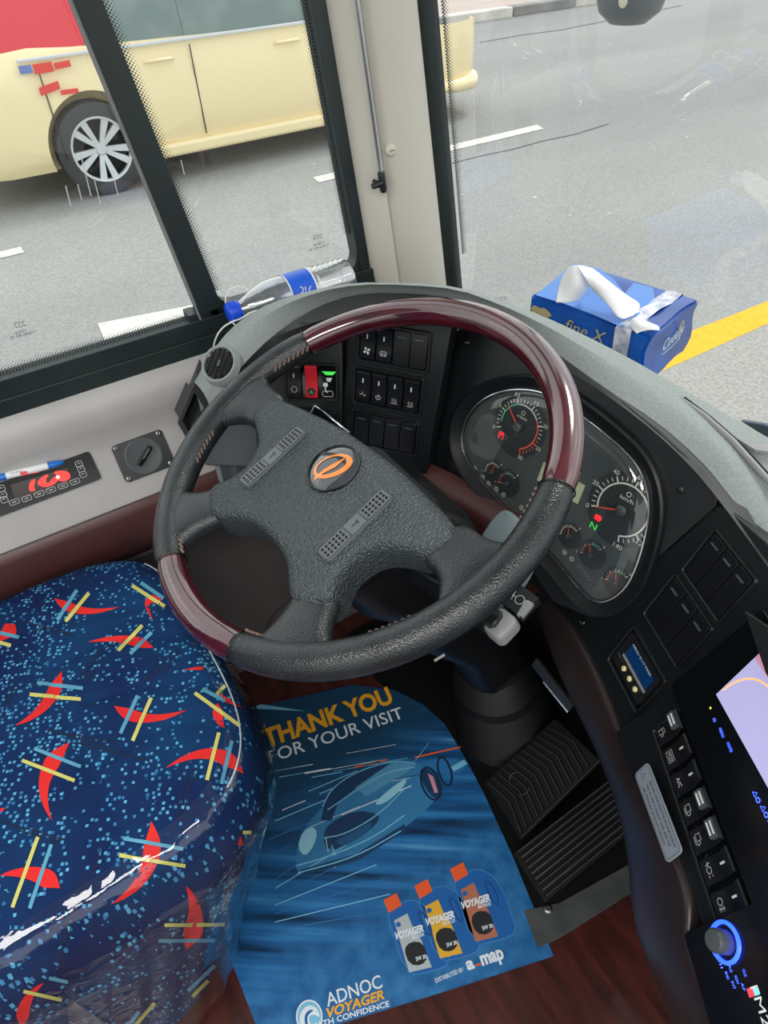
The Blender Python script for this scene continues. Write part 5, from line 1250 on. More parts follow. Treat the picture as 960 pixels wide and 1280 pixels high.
# ================================================================== PAPER FLOOR MAT
MZ = FZ + .003
def m_(x, y, z=MZ): return aZ(x, y, z)
BR_ = m_(692, 1195); BLd = (m_(420, 1281) - BR_).normalized(); 
fm = thing('paper_floor_mat', 'blue printed paper floor mat with yellow THANK YOU lettering and oil bottles', 'floor mat', (BR_.x, BR_.y, FZ))
def mat_paper():
    m = mat('mat_print_blue', (30, 90, 150), .42, spec=.4); nt = m.node_tree; b = nt.nodes['Principled BSDF']; tc = nt.nodes.new('ShaderNodeTexCoord')
    up = (m_(300, 800) - m_(560, 1290)); ang = math.atan2(up.y, up.x)
    mp = nt.nodes.new('ShaderNodeMapping'); mp.inputs['Rotation'].default_value = (0, 0, -math.atan2(.93, .37) + .25)
    nt.links.new(tc.outputs['Object'], mp.inputs[0])
    mp2 = nt.nodes.new('ShaderNodeMapping'); mp2.inputs['Scale'].default_value = (1.6, 26, 1); nt.links.new(mp.outputs[0], mp2.inputs[0])
    n = nt.nodes.new('ShaderNodeTexNoise'); n.inputs['Scale'].default_value = 1.6; n.inputs['Detail'].default_value = 3; nt.links.new(mp2.outputs[0], n.inputs['Vector'])
    r = nt.nodes.new('ShaderNodeValToRGB'); e = r.color_ramp.elements; e[0].position = .33; e[0].color = (*s2l((14, 44, 76)), 1); e[1].position = .78; e[1].color = (*s2l((120, 186, 220)), 1)
    k = e.new(.52); k.color = (*s2l((30, 98, 158)), 1); k = e.new(.64); k.color = (*s2l((52, 124, 182)), 1); nt.links.new(n.outputs['Fac'], r.inputs[0])
    # calm mid-blue lower half, streaked middle, night-dark top
    n2 = nt.nodes.new('ShaderNodeTexNoise'); n2.inputs['Scale'].default_value = 34; n2.inputs['Detail'].default_value = 4; nt.links.new(tc.outputs['Object'], n2.inputs['Vector'])
    r2 = nt.nodes.new('ShaderNodeValToRGB'); r2.color_ramp.elements[0].position = .35; r2.color_ramp.elements[1].position = .7; r2.color_ramp.elements[0].color = (*s2l((26, 92, 150)), 1); r2.color_ramp.elements[1].color = (*s2l((56, 124, 178)), 1); nt.links.new(n2.outputs['Fac'], r2.inputs[0])
    sx = nt.nodes.new('ShaderNodeSeparateXYZ'); nt.links.new(tc.outputs['Object'], sx.inputs[0])
    # distance "up the page" is mostly -X in the cab
    mr = nt.nodes.new('ShaderNodeMapRange'); mr.inputs[1].default_value = -.16; mr.inputs[2].default_value = -.27; nt.links.new(sx.outputs[0], mr.inputs[0])
    mx = nt.nodes.new('ShaderNodeMix'); mx.data_type = 'RGBA'; nt.links.new(mr.outputs[0], mx.inputs[0]); nt.links.new(r2.outputs[0], mx.inputs[6]); nt.links.new(r.outputs[0], mx.inputs[7])
    mr2 = nt.nodes.new('ShaderNodeMapRange'); mr2.inputs[1].default_value = -.36; mr2.inputs[2].default_value = -.50; nt.links.new(sx.outputs[0], mr2.inputs[0])
    mx2 = nt.nodes.new('ShaderNodeMix'); mx2.data_type = 'RGBA'; nt.links.new(mr2.outputs[0], mx2.inputs[0]); nt.links.new(mx.outputs[2], mx2.inputs[6]); mx2.inputs[7].default_value = (*s2l((26, 66, 96)), 1)
    nt.links.new(mx2.outputs[2], b.inputs['Base Color']); return m
MPB = mat_paper()
out = [(692, 1195), (640, 1068), (604, 990), (580, 945), (556, 905), (528, 880), (492, 862), (440, 856), (318, 884), (240, 900), (250, 1100), (330, 1308), (345, 1308), (420, 1281), (560, 1238)]
P = [m_(x, y) for x, y in out]
mb = MB().prism(P, V((0, 0, -.0015)), MPB)
sheet = mb.build('mat_sheet', MPB, parent=fm)
MY = mat('mat_yellow_ink', (240, 172, 34), .45); MW = mat('mat_white_ink', (222, 232, 240), .45); MDB = mat('mat_dark_ink', (16, 38, 64), .45); MLB = mat('mat_light_blue_ink', (120, 190, 222), .45)
MOR = mat('mat_orange_ink', (232, 92, 44), .45); MSV = mat('mat_silver_ink', (176, 186, 190), .45); MGD = mat('mat_gold_ink', (222, 172, 50), .45); MBZ = mat('mat_bronze_ink', (176, 110, 84), .45); MBL = mat('mat_bottle_blue', (30, 96, 168), .4); MMB = mat('mat_mid_blue', (44, 112, 170), .45)
_lay = [0]
def mtext(mb, s, a, b, hp, m, bold=0, sp=1.0, shear=0, z=.0006):
    A_, B_ = m_(*a), m_(*b); C_ = m_(*hp); w = (B_ - A_).normalized(); up = V((-w.y, w.x, 0)); h = abs((C_ - A_).dot(up)); put_text(mb, s, A_, B_, up, h, m, n=V((0, 0, 1)), lift=z, bold=bold, spacing=sp, shear=shear)
def mpoly(mb, px, m, z=.0003, sm=0):
    pts = [m_(*p) for p in px]
    if sm: pts = [V(p) for p in smoothpoly([tuple(p) for p in pts], sm)]
    mb.flat([p + V((0, 0, z)) for p in pts], m, up=V((0, 0, 1)))
def mline(mb, px, w, m, z=.0004, sm=0, closed=False):
    pts = [m_(*p) for p in px]
    if sm: pts = [V(p) for p in smoothpoly([tuple(p) for p in pts], sm, closed=closed)]
    stroke(mb, pts, w, (0, 0, 1), m, z, closed=closed)
def zc(x, y): return (300 + x * 420 / 960, 820 + y * 460 / 1051)
mb = MB()
mtext(mb, 'THANK YOU', zc(74, 262), zc(440, 132), zc(60, 212), MY, bold=.035)
mtext(mb, 'FOR YOUR VISIT', zc(88, 306), zc(470, 176), zc(80, 272), MW, bold=.006)
mb.build('headline', MY, parent=sheet)
# racing car drawing
mb = MB()
for pts, w in (([(30, 150), (190, 158), (60, 138)], 0),): mpoly(mb, [zc(*p) for p in pts], MLB)
mb.build('light_flash', MLB, parent=sheet); mb = MB()
car = [(158, 600), (170, 622), (205, 620), (330, 575), (430, 520), (510, 460), (560, 410), (575, 370), (545, 325), (500, 302), (430, 300), (370, 322), (300, 365), (240, 428), (200, 470), (168, 520)]
CB1 = mat('car_art_blue', (52, 124, 172), .45); CB2 = mat('car_art_deep', (22, 60, 98), .45); CB3 = mat('car_art_pale', (150, 206, 228), .45)
mpoly(mb, [zc(*p) for p in car], CB1, .0003, 1)
mpoly(mb, [zc(*p) for p in ((232, 470), (240, 428), (262, 382), (318, 340), (400, 306), (432, 304), (396, 330), (330, 378), (280, 420), (262, 470))], CB2, .0005, 0)
mpoly(mb, [zc(*p) for p in ((330, 376), (396, 330), (440, 306), (505, 308), (480, 330), (420, 366), (360, 402))], mat('car_art_screen', (84, 150, 190), .45), .0005, 0)
mpoly(mb, [zc(*p) for p in ((236, 520), (250, 480), (330, 440), (400, 452), (392, 480), (330, 530), (250, 560))], CB2, .0005, 1)
mpoly(mb, [zc(*p) for p in ((266, 530), (330, 500), (380, 470), (370, 500), (300, 545))], mat('car_art_mid', (36, 88, 134), .45), .0007, 1)
mpoly(mb, [zc(*p) for p in ((164, 545), (180, 500), (208, 486), (222, 505), (210, 545), (184, 575))], CB3, .0006, 1)
mpoly(mb, [zc(*p) for p in ((384, 420), (430, 378), (478, 346), (470, 372), (430, 410), (396, 428))], CB3, .0006, 1)
mpoly(mb, [zc(*p) for p in ((170, 612), (330, 566), (470, 480), (476, 496), (340, 584), (186, 626))], CB2, .0005, 0)
mpoly(mb, [zc(*p) for p in ((510, 330), (530, 316), (566, 350), (580, 395), (560, 412), (530, 380))], CB2, .00055, 1)
mline(mb, [zc(*p) for p in ((245, 520), (252, 560), (262, 540), (272, 570))], .0018, CB3, .0008)
for pts in ([(160, 600), (250, 575), (380, 520), (470, 455)], [(236, 430), (262, 378), (330, 332), (430, 300), (500, 306)], [(250, 440), (330, 385), (420, 330), (500, 318)], [(240, 520), (300, 510), (395, 455), (470, 380)], [(165, 620), (330, 575), (460, 500)]):
    mline(mb, [zc(*p) for p in pts], .0022, MLB, .0007, 2)
for c in ((545, 365, 26, 46), (585, 330, 18, 40)):
    mline(mb, [zc(c[0] + c[2] * math.cos(a) + .3 * c[3] * math.sin(a) * .8, c[1] + c[3] * math.sin(a)) for a in [2 * PI * k / 24 for k in range(24)]], .004, MDB, .0008, 0, True)
mpoly(mb, [zc(*p) for p in ((536, 335), (552, 345), (566, 390), (556, 392))], mat('mat_pink_ink', (206, 140, 160), .45), .0009)
mpoly(mb, [zc(*p) for p in ((500, 310), (560, 290), (640, 296), (650, 320), (600, 345), (560, 330))], MMB, .0004, 1)
mpoly(mb, [zc(*p) for p in ((602, 318), (640, 296), (650, 308), (612, 330))], MLB, .0006)
for k in range(34):
    x0 = random.uniform(60, 460); y0 = random.uniform(250, 640); L0 = random.uniform(60, 220); w = random.uniform(.0006, .0022)
    if x0 > 300 and y0 > 420: continue
    mline(mb, [zc(x0, y0), zc(x0 + L0, y0 - L0 * (.18 if y0 < 380 else .42))], w, random.choice([MLB, MMB, MW, MMB]), .00045)
for a, b, c_ in (((185, 335), (260, 322), MW), ((330, 318), (420, 296), MOR), ((500, 290), (640, 258), MOR), ((350, 312), (400, 300), MW)): mline(mb, [zc(*a), zc(*b)], .0035, c_, .0005)
for k in range(7): mline(mb, [zc(100, 640 + 24 * k), zc(330 + 20 * k, 470 + 42 * k)], .0016, MLB if k % 2 else MMB, .00042)
mline(mb, [zc(500, 300), zc(540, 248)], .001, MLB, .0006)
mb.build('car_artwork', MMB, parent=sheet)
# three oil bottles
def obottle(cx, cy, col, sub, capx):
    mb = MB(); ux, uy = 1.0, -.30; vx, vy = .33, 1.0; S = 1.0
    def q(a, b): return zc(cx + a * ux + b * vx * .30 / .33 * 1.0 + 0, cy + a * uy + b * vy)
    body = [(-40, 40), (-34, 20), (0, 8), (30, 6), (50, 16), (70, 40), (84, 80), (88, 150), (88, 205), (40, 212), (-36, 205)]
    mpoly(mb, [q(*p) for p in body], MBL, .0007, 1)
    mline(mb, [q(*p) for p in body], .0012, mat('mat_bottle_edge', (70, 140, 200), .4), .0009, 1, True)
    mpoly(mb, [q(*p) for p in ((-26, 48), (14, 40), (18, 80), (30, 120), (36, 200), (-28, 196))], col, .0010, 0)
    mpoly(mb, [q(*p) for p in ((-24, 132), (0, 116), (32, 128), (34, 172), (10, 188), (-20, 176))], MDB if False else mat('mat_black_ink', (34, 36, 38), .45), .0012, 1)
    mpoly(mb, [q(*p) for p in ((-38, -14), (2, -22), (6, 14), (-34, 24))], MOR, .0011)
    mline(mb, [q(*p) for p in ((46, 40), (60, 60), (66, 100), (58, 120), (48, 100), (42, 60))], .0030, MDB if False else mat('mat_handle_blue', (20, 74, 140), .4), .0010, 1, True)
    mtext(mb, 'VOYAGER', q(-36, 100), q(44, 100), q(-36, 80), MW, bold=.05, z=.0014, shear=.3); mtext(mb, sub, q(6, 112), q(42, 112), q(6, 103), MW, bold=.02, z=.0014)
    mtext(mb, '5W 30', q(0, 172), q(30, 172), q(0, 161), MW, bold=.03, z=.0014)
    mpoly(mb, [q(-18 + 7 * math.cos(a), 62 + 7 * math.sin(a)) for a in [2 * PI * k / 12 for k in range(12)]], MBL, .0013)
    o_ = mb.build('bottle_picture', MBL, parent=sheet)
obottle(452, 700, MSV, 'SILVER', 0); obottle(540, 660, MGD, 'GOLD', 0); obottle(642, 612, MBZ, 'BRONZE', 0)
mb = MB()
mtext(mb, 'a', zc(650, 897), zc(672, 890), zc(646, 872), MW, bold=.04); mtext(mb, 'map', zc(692, 884), zc(756, 862), zc(686, 856), MW, bold=.04)
mline(mb, [zc(674, 884), zc(688, 879)], .003, MOR, .0006); mtext(mb, 'DISTRIBUTED BY', zc(560, 934), zc(640, 900), zc(556, 922), MW, bold=.01)
mb.build('distributor_logo', MW, parent=sheet); mb = MB()
mtext(mb, 'ADNOC', zc(250, 1002), zc(408, 946), zc(238, 966), MW, bold=.008); mtext(mb, 'VOYAGER', zc(250, 1034), zc(414, 978), zc(242, 1008), MY, bold=.03, shear=.2)
mtext(mb, 'WITH CONFIDENCE', zc(205, 1068), zc(428, 1000), zc(200, 1052), MW, bold=.02)
ec_ = (198, 1030)
mpoly(mb, [zc(ec_[0] + 36 * math.cos(a), ec_[1] + 46 * math.sin(a)) for a in [2 * PI * k / 32 for k in range(32)]], MLB, .0005)
mline(mb, [zc(ec_[0] + 36 * math.cos(a), ec_[1] + 46 * math.sin(a)) for a in [2 * PI * k / 32 for k in range(32)]], .0022, MW, .0007, 0, True)
mpoly(mb, [zc(ec_[0] + a, ec_[1] + b) for a, b in ((-28, 16), (-26, -10), (-8, -32), (16, -30), (28, -12), (30, 4), (20, -4), (6, -6), (-2, 4), (4, 22), (20, 36), (-4, 40), (-20, 32))], MW, .0008, 1)
mpoly(mb, [zc(ec_[0] + a, ec_[1] + b) for a, b in ((-14, 14), (-12, -8), (2, -20), (14, -18), (2, -10), (-6, 2), (-4, 24), (6, 36), (-8, 30))], MBL, .0010, 1)
mb.build('brand_logo', MW, parent=sheet)

# ================================================================== TISSUE BOX
def zb6(x, y): return (640 + x * 260 / 960, 310 + y * 170 / 628)
BXA = aZ(666, 371, 1.643); BXB = aZ(816, 418, 1.643); BXC = aZ(872, 376, 1.643); BXD = aZ(727, 328, 1.643)
bu = ((BXB - BXA).normalized() + (BXC - BXD).normalized()).normalized(); bv = V((-bu.y, bu.x, 0)); Lb = ((BXB - BXA).length + (BXC - BXD).length) / 2; Wb = (abs((BXD - BXA).dot(bv)) + abs((BXC - BXB).dot(bv))) / 2
bc_ = (BXA + BXB + BXC + BXD) / 4; HB = .085
print('box', Lb, Wb, bc_, bu)
FB = frame_from(bc_, bu, bv)   # n = up
tb = thing('tissue_box', 'dark blue tissue box with silver tape and a white tissue, wedged behind the hood', 'tissue box', tuple(bc_ - V((0, 0, HB))))
TB = mat('box_blue', (6, 66, 146), .3, coat=.2, noise=(18, (10, 88, 184), .35, .7)); TBL = mat('box_light_blue', (72, 132, 212), .35); TSV = mat('box_silver_foil', (172, 176, 196), .25, metal=.5, noise=(60, (226, 228, 240), .4, .6), bump=('n', 120, .6)); TBG = mat('box_gold', (178, 164, 120), .4)
bm = bmesh.new(); bmesh.ops.create_cube(bm, size=1); 
for v_ in bm.verts: v_.co = V((v_.co.x * Lb, v_.co.y * Wb, v_.co.z * HB))
bmesh.ops.bevel(bm, geom=bm.edges, offset=.0035, segments=2, affect='EDGES')
bmesh.ops.subdivide_edges(bm, edges=bm.edges, cuts=5, use_grid_fill=True)
for v_ in bm.verts:
    x, y, z = v_.co
    dz = .0015 * math.sin(x * 60) * math.cos(y * 70); v_.co.z += dz - (.004 if z > 0 and abs(x) < Lb * .3 and abs(y) < Wb * .3 else 0)
    if x > Lb * .48: v_.co.x += .003 * math.sin(z * 90 + y * 40)
    if y < -Wb * .48: v_.co.y += .0015 * math.sin(x * 50 + z * 60)
    v_.co = FB.p(v_.co.x, v_.co.y, v_.co.z - HB / 2) - V(tb['_o'])
me = bpy.data.meshes.new('carton'); bm.to_mesh(me); bm.free(); me.materials.append(TB); me.shade_smooth(); me.set_sharp_from_angle(angle=math.radians(40))
carton = bpy.data.objects.new('carton', me); COL.objects.link(carton); carton.parent = tb; carton['_o'] = tb['_o']
mb = MB()  # printing on the box: pale oval window, light arcs, lettering, emblem
mb.flat([V((q.x, q.y, bc_.z + .0016)) for q in [aZ(*zb6(x, y), bc_.z) for x, y in ((108, 222), (285, 76), (400, 98), (470, 150), (520, 215), (560, 165), (650, 188), (660, 250), (560, 330), (500, 368), (380, 315), (240, 262))]], TBL, up=FB.n)
Ff = frame_from(FB.p(0, -Wb / 2 - .0022, -HB / 2), bu, V((0, 0, 1)))
mb.flat([Ff.p(-Lb * .38 + a * .019, HB * .26 + b * .008) for a, b in ((-1, .2), (-.7, .9), (-.2, .7), (.2, 1), (.7, .6), (1, 0), (.6, -.7), (.1, -.5), (-.4, -.9), (-.9, -.5))], TBG, up=Ff.n)
put_text(mb, 'fine X', Ff.p(-.030, HB * .10), Ff.p(.036, HB * .10), Ff.up, .018, TBG, n=Ff.n, shear=.2)
Fe = frame_from(FB.p(Lb / 2 + .005, 0, -HB / 2), bv, V((0, 0, 1)))
put_text(mb, 'Cuddly', Fe.p(-.030, .004), Fe.p(.026, .010), Fe.up, .016, MW, n=Fe.n, shear=.25); stroke(mb, [Fe.p(-.028, -.002), Fe.p(0, -.001), Fe.p(.020, .004)], .0012, Fe.n, MW)
stroke(mb, [Fe.p(*p) for p in smoothpoly([(.012, .014), (.008, .024), (.014, .034), (.020, .028), (.016, .018), (.024, .014)], 2, closed=False)], .003, Fe.n, TBG)
mb.build('box_printing', TBL, parent=carton)
mb = MB()  # foil tape round one end
for a, b in ((.25, .37),):
    x0, x1 = Lb * a, Lb * b
    ring_ = [(-Wb / 2 - .0028, -HB + .005), (-Wb / 2 - .0034, -.004), (-Wb / 2 + .002, .0016), (0, .0022), (Wb / 2 - .002, .0016), (Wb / 2 + .003, -.004), (Wb / 2 + .003, -HB + .005)]
    mb.grid([[FB.p(x0 + (x1 - x0) * k / 5 + .0012 * math.sin(j * 2.2 + k), y, z + .0012 * math.sin(j * 3 + k * 1.7)) for k in range(6)] for j, (y, z) in enumerate([(ring_[i][0] + (ring_[i + 1][0] - ring_[i][0]) * q, ring_[i][1] + (ring_[i + 1][1] - ring_[i][1]) * q) for i in range(6) for q in (0, .5)] + [ring_[-1]])], TSV)
mb.build('foil_tape', TSV, parent=carton, smooth=60)
TIS = mat('tissue_paper', (232, 234, 234), .8)
def sheet_mesh(px_rows, name, parent, m=TIS):
    rows = [[aZ(x, y, z) if isinstance(z, float) else z for x, y, z in r] for r in px_rows]
    R2 = [sm3(r, 2) for r in rows]; R3 = [sm3(list(c), 2) for c in zip(*R2)]
    o_ = MB().grid([list(c) for c in R3], m).build(name, m, parent=parent, smooth=80); 
    s_ = o_.modifiers.new('thick', 'SOLIDIFY'); s_.thickness = .0006; return o_
def R6(L): return [(*zb6(x, y), z) for x, y, z in L]
sheet_mesh([R6([(203, 252, 1.650), (285, 252, 1.650), (332, 220, 1.652)]), R6([(222, 150, 1.668), (300, 150, 1.688), (352, 190, 1.668)]), R6([(262, 88, 1.688), (302, 76, 1.698), (378, 95, 1.690)])], 'tissue', tb)
sheet_mesh([R6([(300, 80, 1.698), (375, 95, 1.692), (402, 115, 1.686)]), R6([(345, 150, 1.688), (410, 158, 1.690), (520, 212, 1.668)]), R6([(375, 205, 1.668), (430, 222, 1.676), (606, 262, 1.655)]), R6([(430, 240, 1.664), (495, 337, 1.649), (560, 312, 1.650)])], 'tissue', tb)
sheet_mesh([R6([(545, 340, 1.648), (560, 320, 1.656), (610, 330, 1.655), (640, 345, 1.648)]), R6([(550, 370, 1.648), (590, 352, 1.660), (640, 352, 1.658), (680, 360, 1.648)]), R6([(575, 395, 1.646), (610, 380, 1.652), (650, 378, 1.650), (682, 380, 1.645)])], 'tissue', tb)
# low duct shelf behind the hood on which the box stands
mb = MB().box(tuple(V(tb['_o']) + V((-.0, .0, -.026))), (Lb * .6, Wb * .6, .05), (bu, bv, V((0, 0, 1)))); mb.build('duct_shelf', VISOR, parent=dash)
mb = MB().box((.20, .74, 1.36), (2.3, .28, .02)); mb.build('dash_shelf', VISOR, parent=dash)
_s = V(tb['_o']) + V((0, 0, -.051)); mb = MB().box((_s.x, _s.y, (_s.z + 1.37) / 2), (Lb * .5, Wb * .4, _s.z - 1.37)); mb.build('duct_support', VISOR, parent=dash)

# ================================================================== WATER BOTTLE
b0 = aX(283, 387, -.918); b1 = aX(436, 351, -.918)
b0.z = b1.z = (b0.z + b1.z) / 2
bax = (b1 - b0).normalized(); Lw = (b1 - b0).length; SC = Lw / .205; rb = .0305 * SC
print('bottle', b0, b1, Lw)
wb = thing('water_bottle', 'small clear water bottle with blue cap lying along the window sill', 'bottle', (b0.x, (b0.y + b1.y) / 2, b0.z - rb))
PET = glass('clear_bottle_plastic', (.93, .97, .98), 2.2, .32, .14)
prof = [(.012, .012), (.0125, .022), (.016, .030), (.023, .045), (.0285, .062), (.0305, .078), (.0300, .088), (.0305, .096), (.0300, .134), (.0305, .140)]
for k in range(6): prof += [(.0305, .142 + k * .009), (.0285, .1465 + k * .009)]
prof += [(.0300, .197), (.027, .2035), (.018, .205), (.012, .201), (0, .199)]
MB().lathe([(r * SC, h * SC) for r, h in prof], b0, bax, PET, 40).build('bottle_body', PET, parent=wb, smooth=50)
CAPB = mat('cap_blue', (22, 78, 214), .35); LBB = mat('label_blue', (20, 92, 214), .35); 
mb = MB(); mb.lathe([(r * SC, h * SC) for r, h in ((0, .0), (.0125, .0), (.0138, .0015), (.0138, .014), (.0145, .0145), (.0145, .019), (.012, .0195))], b0, bax, CAPB, 32)
side_v = bax.orthogonal().normalized(); up_v = bax.cross(side_v)
for k in range(24):
    a = 2 * PI * k / 24; d_ = side_v * math.cos(a) + up_v * math.sin(a); mb.tube([b0 + bax * .002 * SC + d_ * .0139 * SC, b0 + bax * .0135 * SC + d_ * .0139 * SC], .0006, 4, CAPB)
mb.build('bottle_cap', CAPB, parent=wb, smooth=50)
lab = MB(); lab.lathe([(.0309 * SC, .094 * SC), (.0309 * SC, .136 * SC)], b0, bax, LBB, 48); lab.lathe([(.0311 * SC, .0935 * SC), (.0311 * SC, .0955 * SC)], b0, bax, WHITE, 48); lab.lathe([(.0311 * SC, .1345 * SC), (.0311 * SC, .137 * SC)], b0, bax, WHITE, 48)
vdir = (CAM - (b0 + b1) / 2); vdir = (vdir - vdir.dot(bax) * bax).normalized(); vs_ = bax.cross(vdir)
def lc(h, a): return b0 + bax * (h * SC) + (vdir * math.cos(a) + vs_ * math.sin(a)) * (.0312 * SC)
for pts in ([(.104, .35), (.106, .1), (.112, .05), (.113, -.15), (.109, -.2)], [(.115, .3), (.117, -.15)], [(.120, .28), (.122, .0), (.126, -.1)], [(.110, .35), (.111, .4)]):
    P = [lc(h, a) for h, a in smoothpoly(pts, 2, closed=False)] if len(pts) > 2 else [lc(h, a) for h, a in pts]; lab.tube(P, .0008, 5, WHITE)
lab.build('bottle_label', LBB, parent=wb, smooth=60)

# white charging cord looped beside the bottle
CORD = mat('cord_white', (226, 228, 226), .4)
cp = [(268, 438, -.905), (270, 420, -.905), (280, 405, -.90), (292, 400, -.89), (302, 396, -.89), (312, 390, -.885), (325, 387, -.88), (335, 387, -.88)]
cd = thing('white_cord', 'thin white cord looping round the cap of the water bottle by the window', 'cord', tuple(aX(268, 438, -.905)))
def cpath(L): return sm3([aX(*p) for p in L], 3)
MB().tube(cpath([(266, 442, -.925), (268, 426, -.912), (276, 411, -.905), (288, 403, -.90), (297, 400, -.897), (304, 397, -.885), (312, 391, -.884), (322, 388, -.880), (336, 386, -.878)]), .0013, 8).build('cord_run', CORD, parent=cd, smooth=60)
MB().tube(cpath([(292, 400, -.905), (286, 392, -.93), (281, 378, -.945), (283, 366, -.952), (294, 358, -.955), (305, 358, -.952), (312, 366, -.94)]), .0009, 8).build('cord_loop', CORD, parent=cd, smooth=60)
MB().tube(cpath([(288, 402, -.903), (293, 405, -.90), (297, 410, -.898)]), .0012, 8).build('cord_end', CORD, parent=cd, smooth=60)

# ================================================================== LEFT WALL PANELS
un = V((-.025, 0, .042)).normalized()
FWL = frame_from(V((-.915, .11, 1.459)), V((0, 1, 0)), un)
kp = [FWL.l(*p) for p in ((136, 558), (202.5, 535.6), (219, 584), (157.5, 601))]
kx = sum(p[0] for p in kp) / 4; ky = sum(p[1] for p in kp) / 4
kw = ((kp[1][0] - kp[0][0]) + (kp[2][0] - kp[3][0])) / 2; kh = ((kp[0][1] - kp[3][1]) + (kp[1][1] - kp[2][1])) / 2
print('knob', kx, ky, kw, kh)
kt = thing('rotary_switch', 'black square plate with a round rotary knob on the pale side ledge', 'switch', tuple(FWL.p(kx, ky)))
MB().prism([FWL.p(kx + a, ky + b, .004) for a, b in rrect(kw, kh, .006, 4)], FWL.n * -.004, mat('satin_black', (36, 40, 43), .4)).build('plate', MATS['satin_black'], parent=kt, bevel=.0012)
rk = min(kw, kh) * .47
MB().lathe([(rk, .003), (rk, .0055), (rk * .96, .006), (rk * .9, .0056), (0, .0054)], FWL.p(kx, ky), FWL.n, DGREY, 44).build('dial_disc', MATS['satin_black'], parent=kt, smooth=40)
ga = math.radians(38); gu = FWL.u * math.cos(ga) + FWL.up * math.sin(ga); gv = FWL.n.cross(gu)
mb = MB().box(FWL.p(kx, ky, .012), (.034, .008, .014), (gu, gv, FWL.n), GLOSSBLK); mb.build('grip', GLOSSBLK, parent=kt, bevel=.002)
mb = MB().box(FWL.p(kx, ky, .0193) + gu * .004, (.018, .0012, .0006), (gu, gv, FWL.n), DIM); mb.build('pointer_line', DIM, parent=kt)
for sx in (-1, 1):
    for sy in (-1, 1):
        MB().lathe([(.0042, .0), (.004, .002), (.002, .003), (0, .002)], FWL.p(kx + sx * kw * .42, ky + sy * kh * .41, .004), FWL.n, STEEL, 16).build('screw', STEEL, parent=kt, smooth=50)
cpn = [FWL.l(*p) for p in ((114, 569), (127.5, 601), (0, 642), (0, 600))]
x1 = (cpn[0][0] + cpn[1][0]) / 2; yt_ = cpn[0][1]; yb__ = cpn[1][1]; 
yt_ = (cpn[0][1] + cpn[3][1]) / 2 + .002; yb__ = (cpn[1][1] + cpn[2][1]) / 2; x0 = x1 - .185
print('panel', x0, x1, yb__, yt_)
ct = thing('climate_control_panel', 'slim black climate control panel with red glowing display on the side ledge', 'control panel', tuple(FWL.p((x0 + x1) / 2, (yt_ + yb__) / 2)))
pw = x1 - x0; ph = yt_ - yb__; pcx = (x0 + x1) / 2; pcy = (yt_ + yb__) / 2
MB().prism([FWL.p(a, b, .006) for a, b in rrect(pw, ph, .004, 3, pcx, pcy)], FWL.n * -.006, GLOSSBLK).build('panel_body', GLOSSBLK, parent=ct, bevel=.0012)
def fw(x, y, z=.0065): return FWL.px(x, y, z)
DREDM = mat('display_red_dark', (34, 10, 12), .2); DRED = mat('display_red_glow', (230, 30, 24), .4, emit=((255, 36, 28), 1.1))
mb = MB(); mb.flat([fw(13, 606), fw(84, 585), fw(91, 606), fw(20, 627)], DREDM, up=FWL.n); dd = mb.build('display', DREDM, parent=ct)
mb = MB()
def z3(x, y): return fw(x * .375, 380 + y * .375, .0072)
for pts in ([(95, 625), (100, 590), (120, 582), (112, 610), (120, 622)], [(120, 600), (140, 575), (165, 565), (150, 590), (160, 600), (180, 575), (200, 572), (185, 600), (150, 612)], [(175, 560), (205, 555), (228, 560), (236, 575), (225, 588), (205, 592), (188, 585), (196, 575)]):
    mb.flat([V(p) for p in smoothpoly([tuple(z3(*p)) for p in pts], 1)], DRED, up=FWL.n)
mb.lathe([(.0026, 0), (0, .0006)], z3(193, 577), FWL.n, mat('display_spot', (240, 210, 200), .3, emit=((255, 200, 190), 1)), 12)
stroke(mb, [z3(88, 568), z3(130, 560)], .0008, FWL.n, DRED)
mb.build('lit_figures', DRED, parent=dd)
for k, (x, y) in enumerate(((48, 660), (89, 648), (131, 633), (170, 620), (210, 606), (250, 592))):
    c = z3(x, y); mb = MB(); stroke(mb, [c + FWL.u * a + FWL.up * b for a, b in rrect(.0125, .0068, .0015, 2)], .0006, FWL.n, MARK, closed=True); stroke(mb, [c + FWL.u * -.003, c + FWL.u * .003], .0009, FWL.n, MARK); mb.build('key_outline', MARK, parent=ct)
for (x, y) in ((263, 533), (270, 550), (277, 568), (4, 615), (10, 635), (14, 652)):
    c = z3(x, y); mb = MB(); stroke(mb, [c + FWL.u * a + FWL.up * b for a, b in rrect(.009, .0085, .002, 2)], .0006, FWL.n, MARK, closed=True); stroke(mb, [c + FWL.u * -.002, c + FWL.up * .0015, c + FWL.u * .002], .0007, FWL.n, MARK); mb.build('key_outline', MARK, parent=ct)
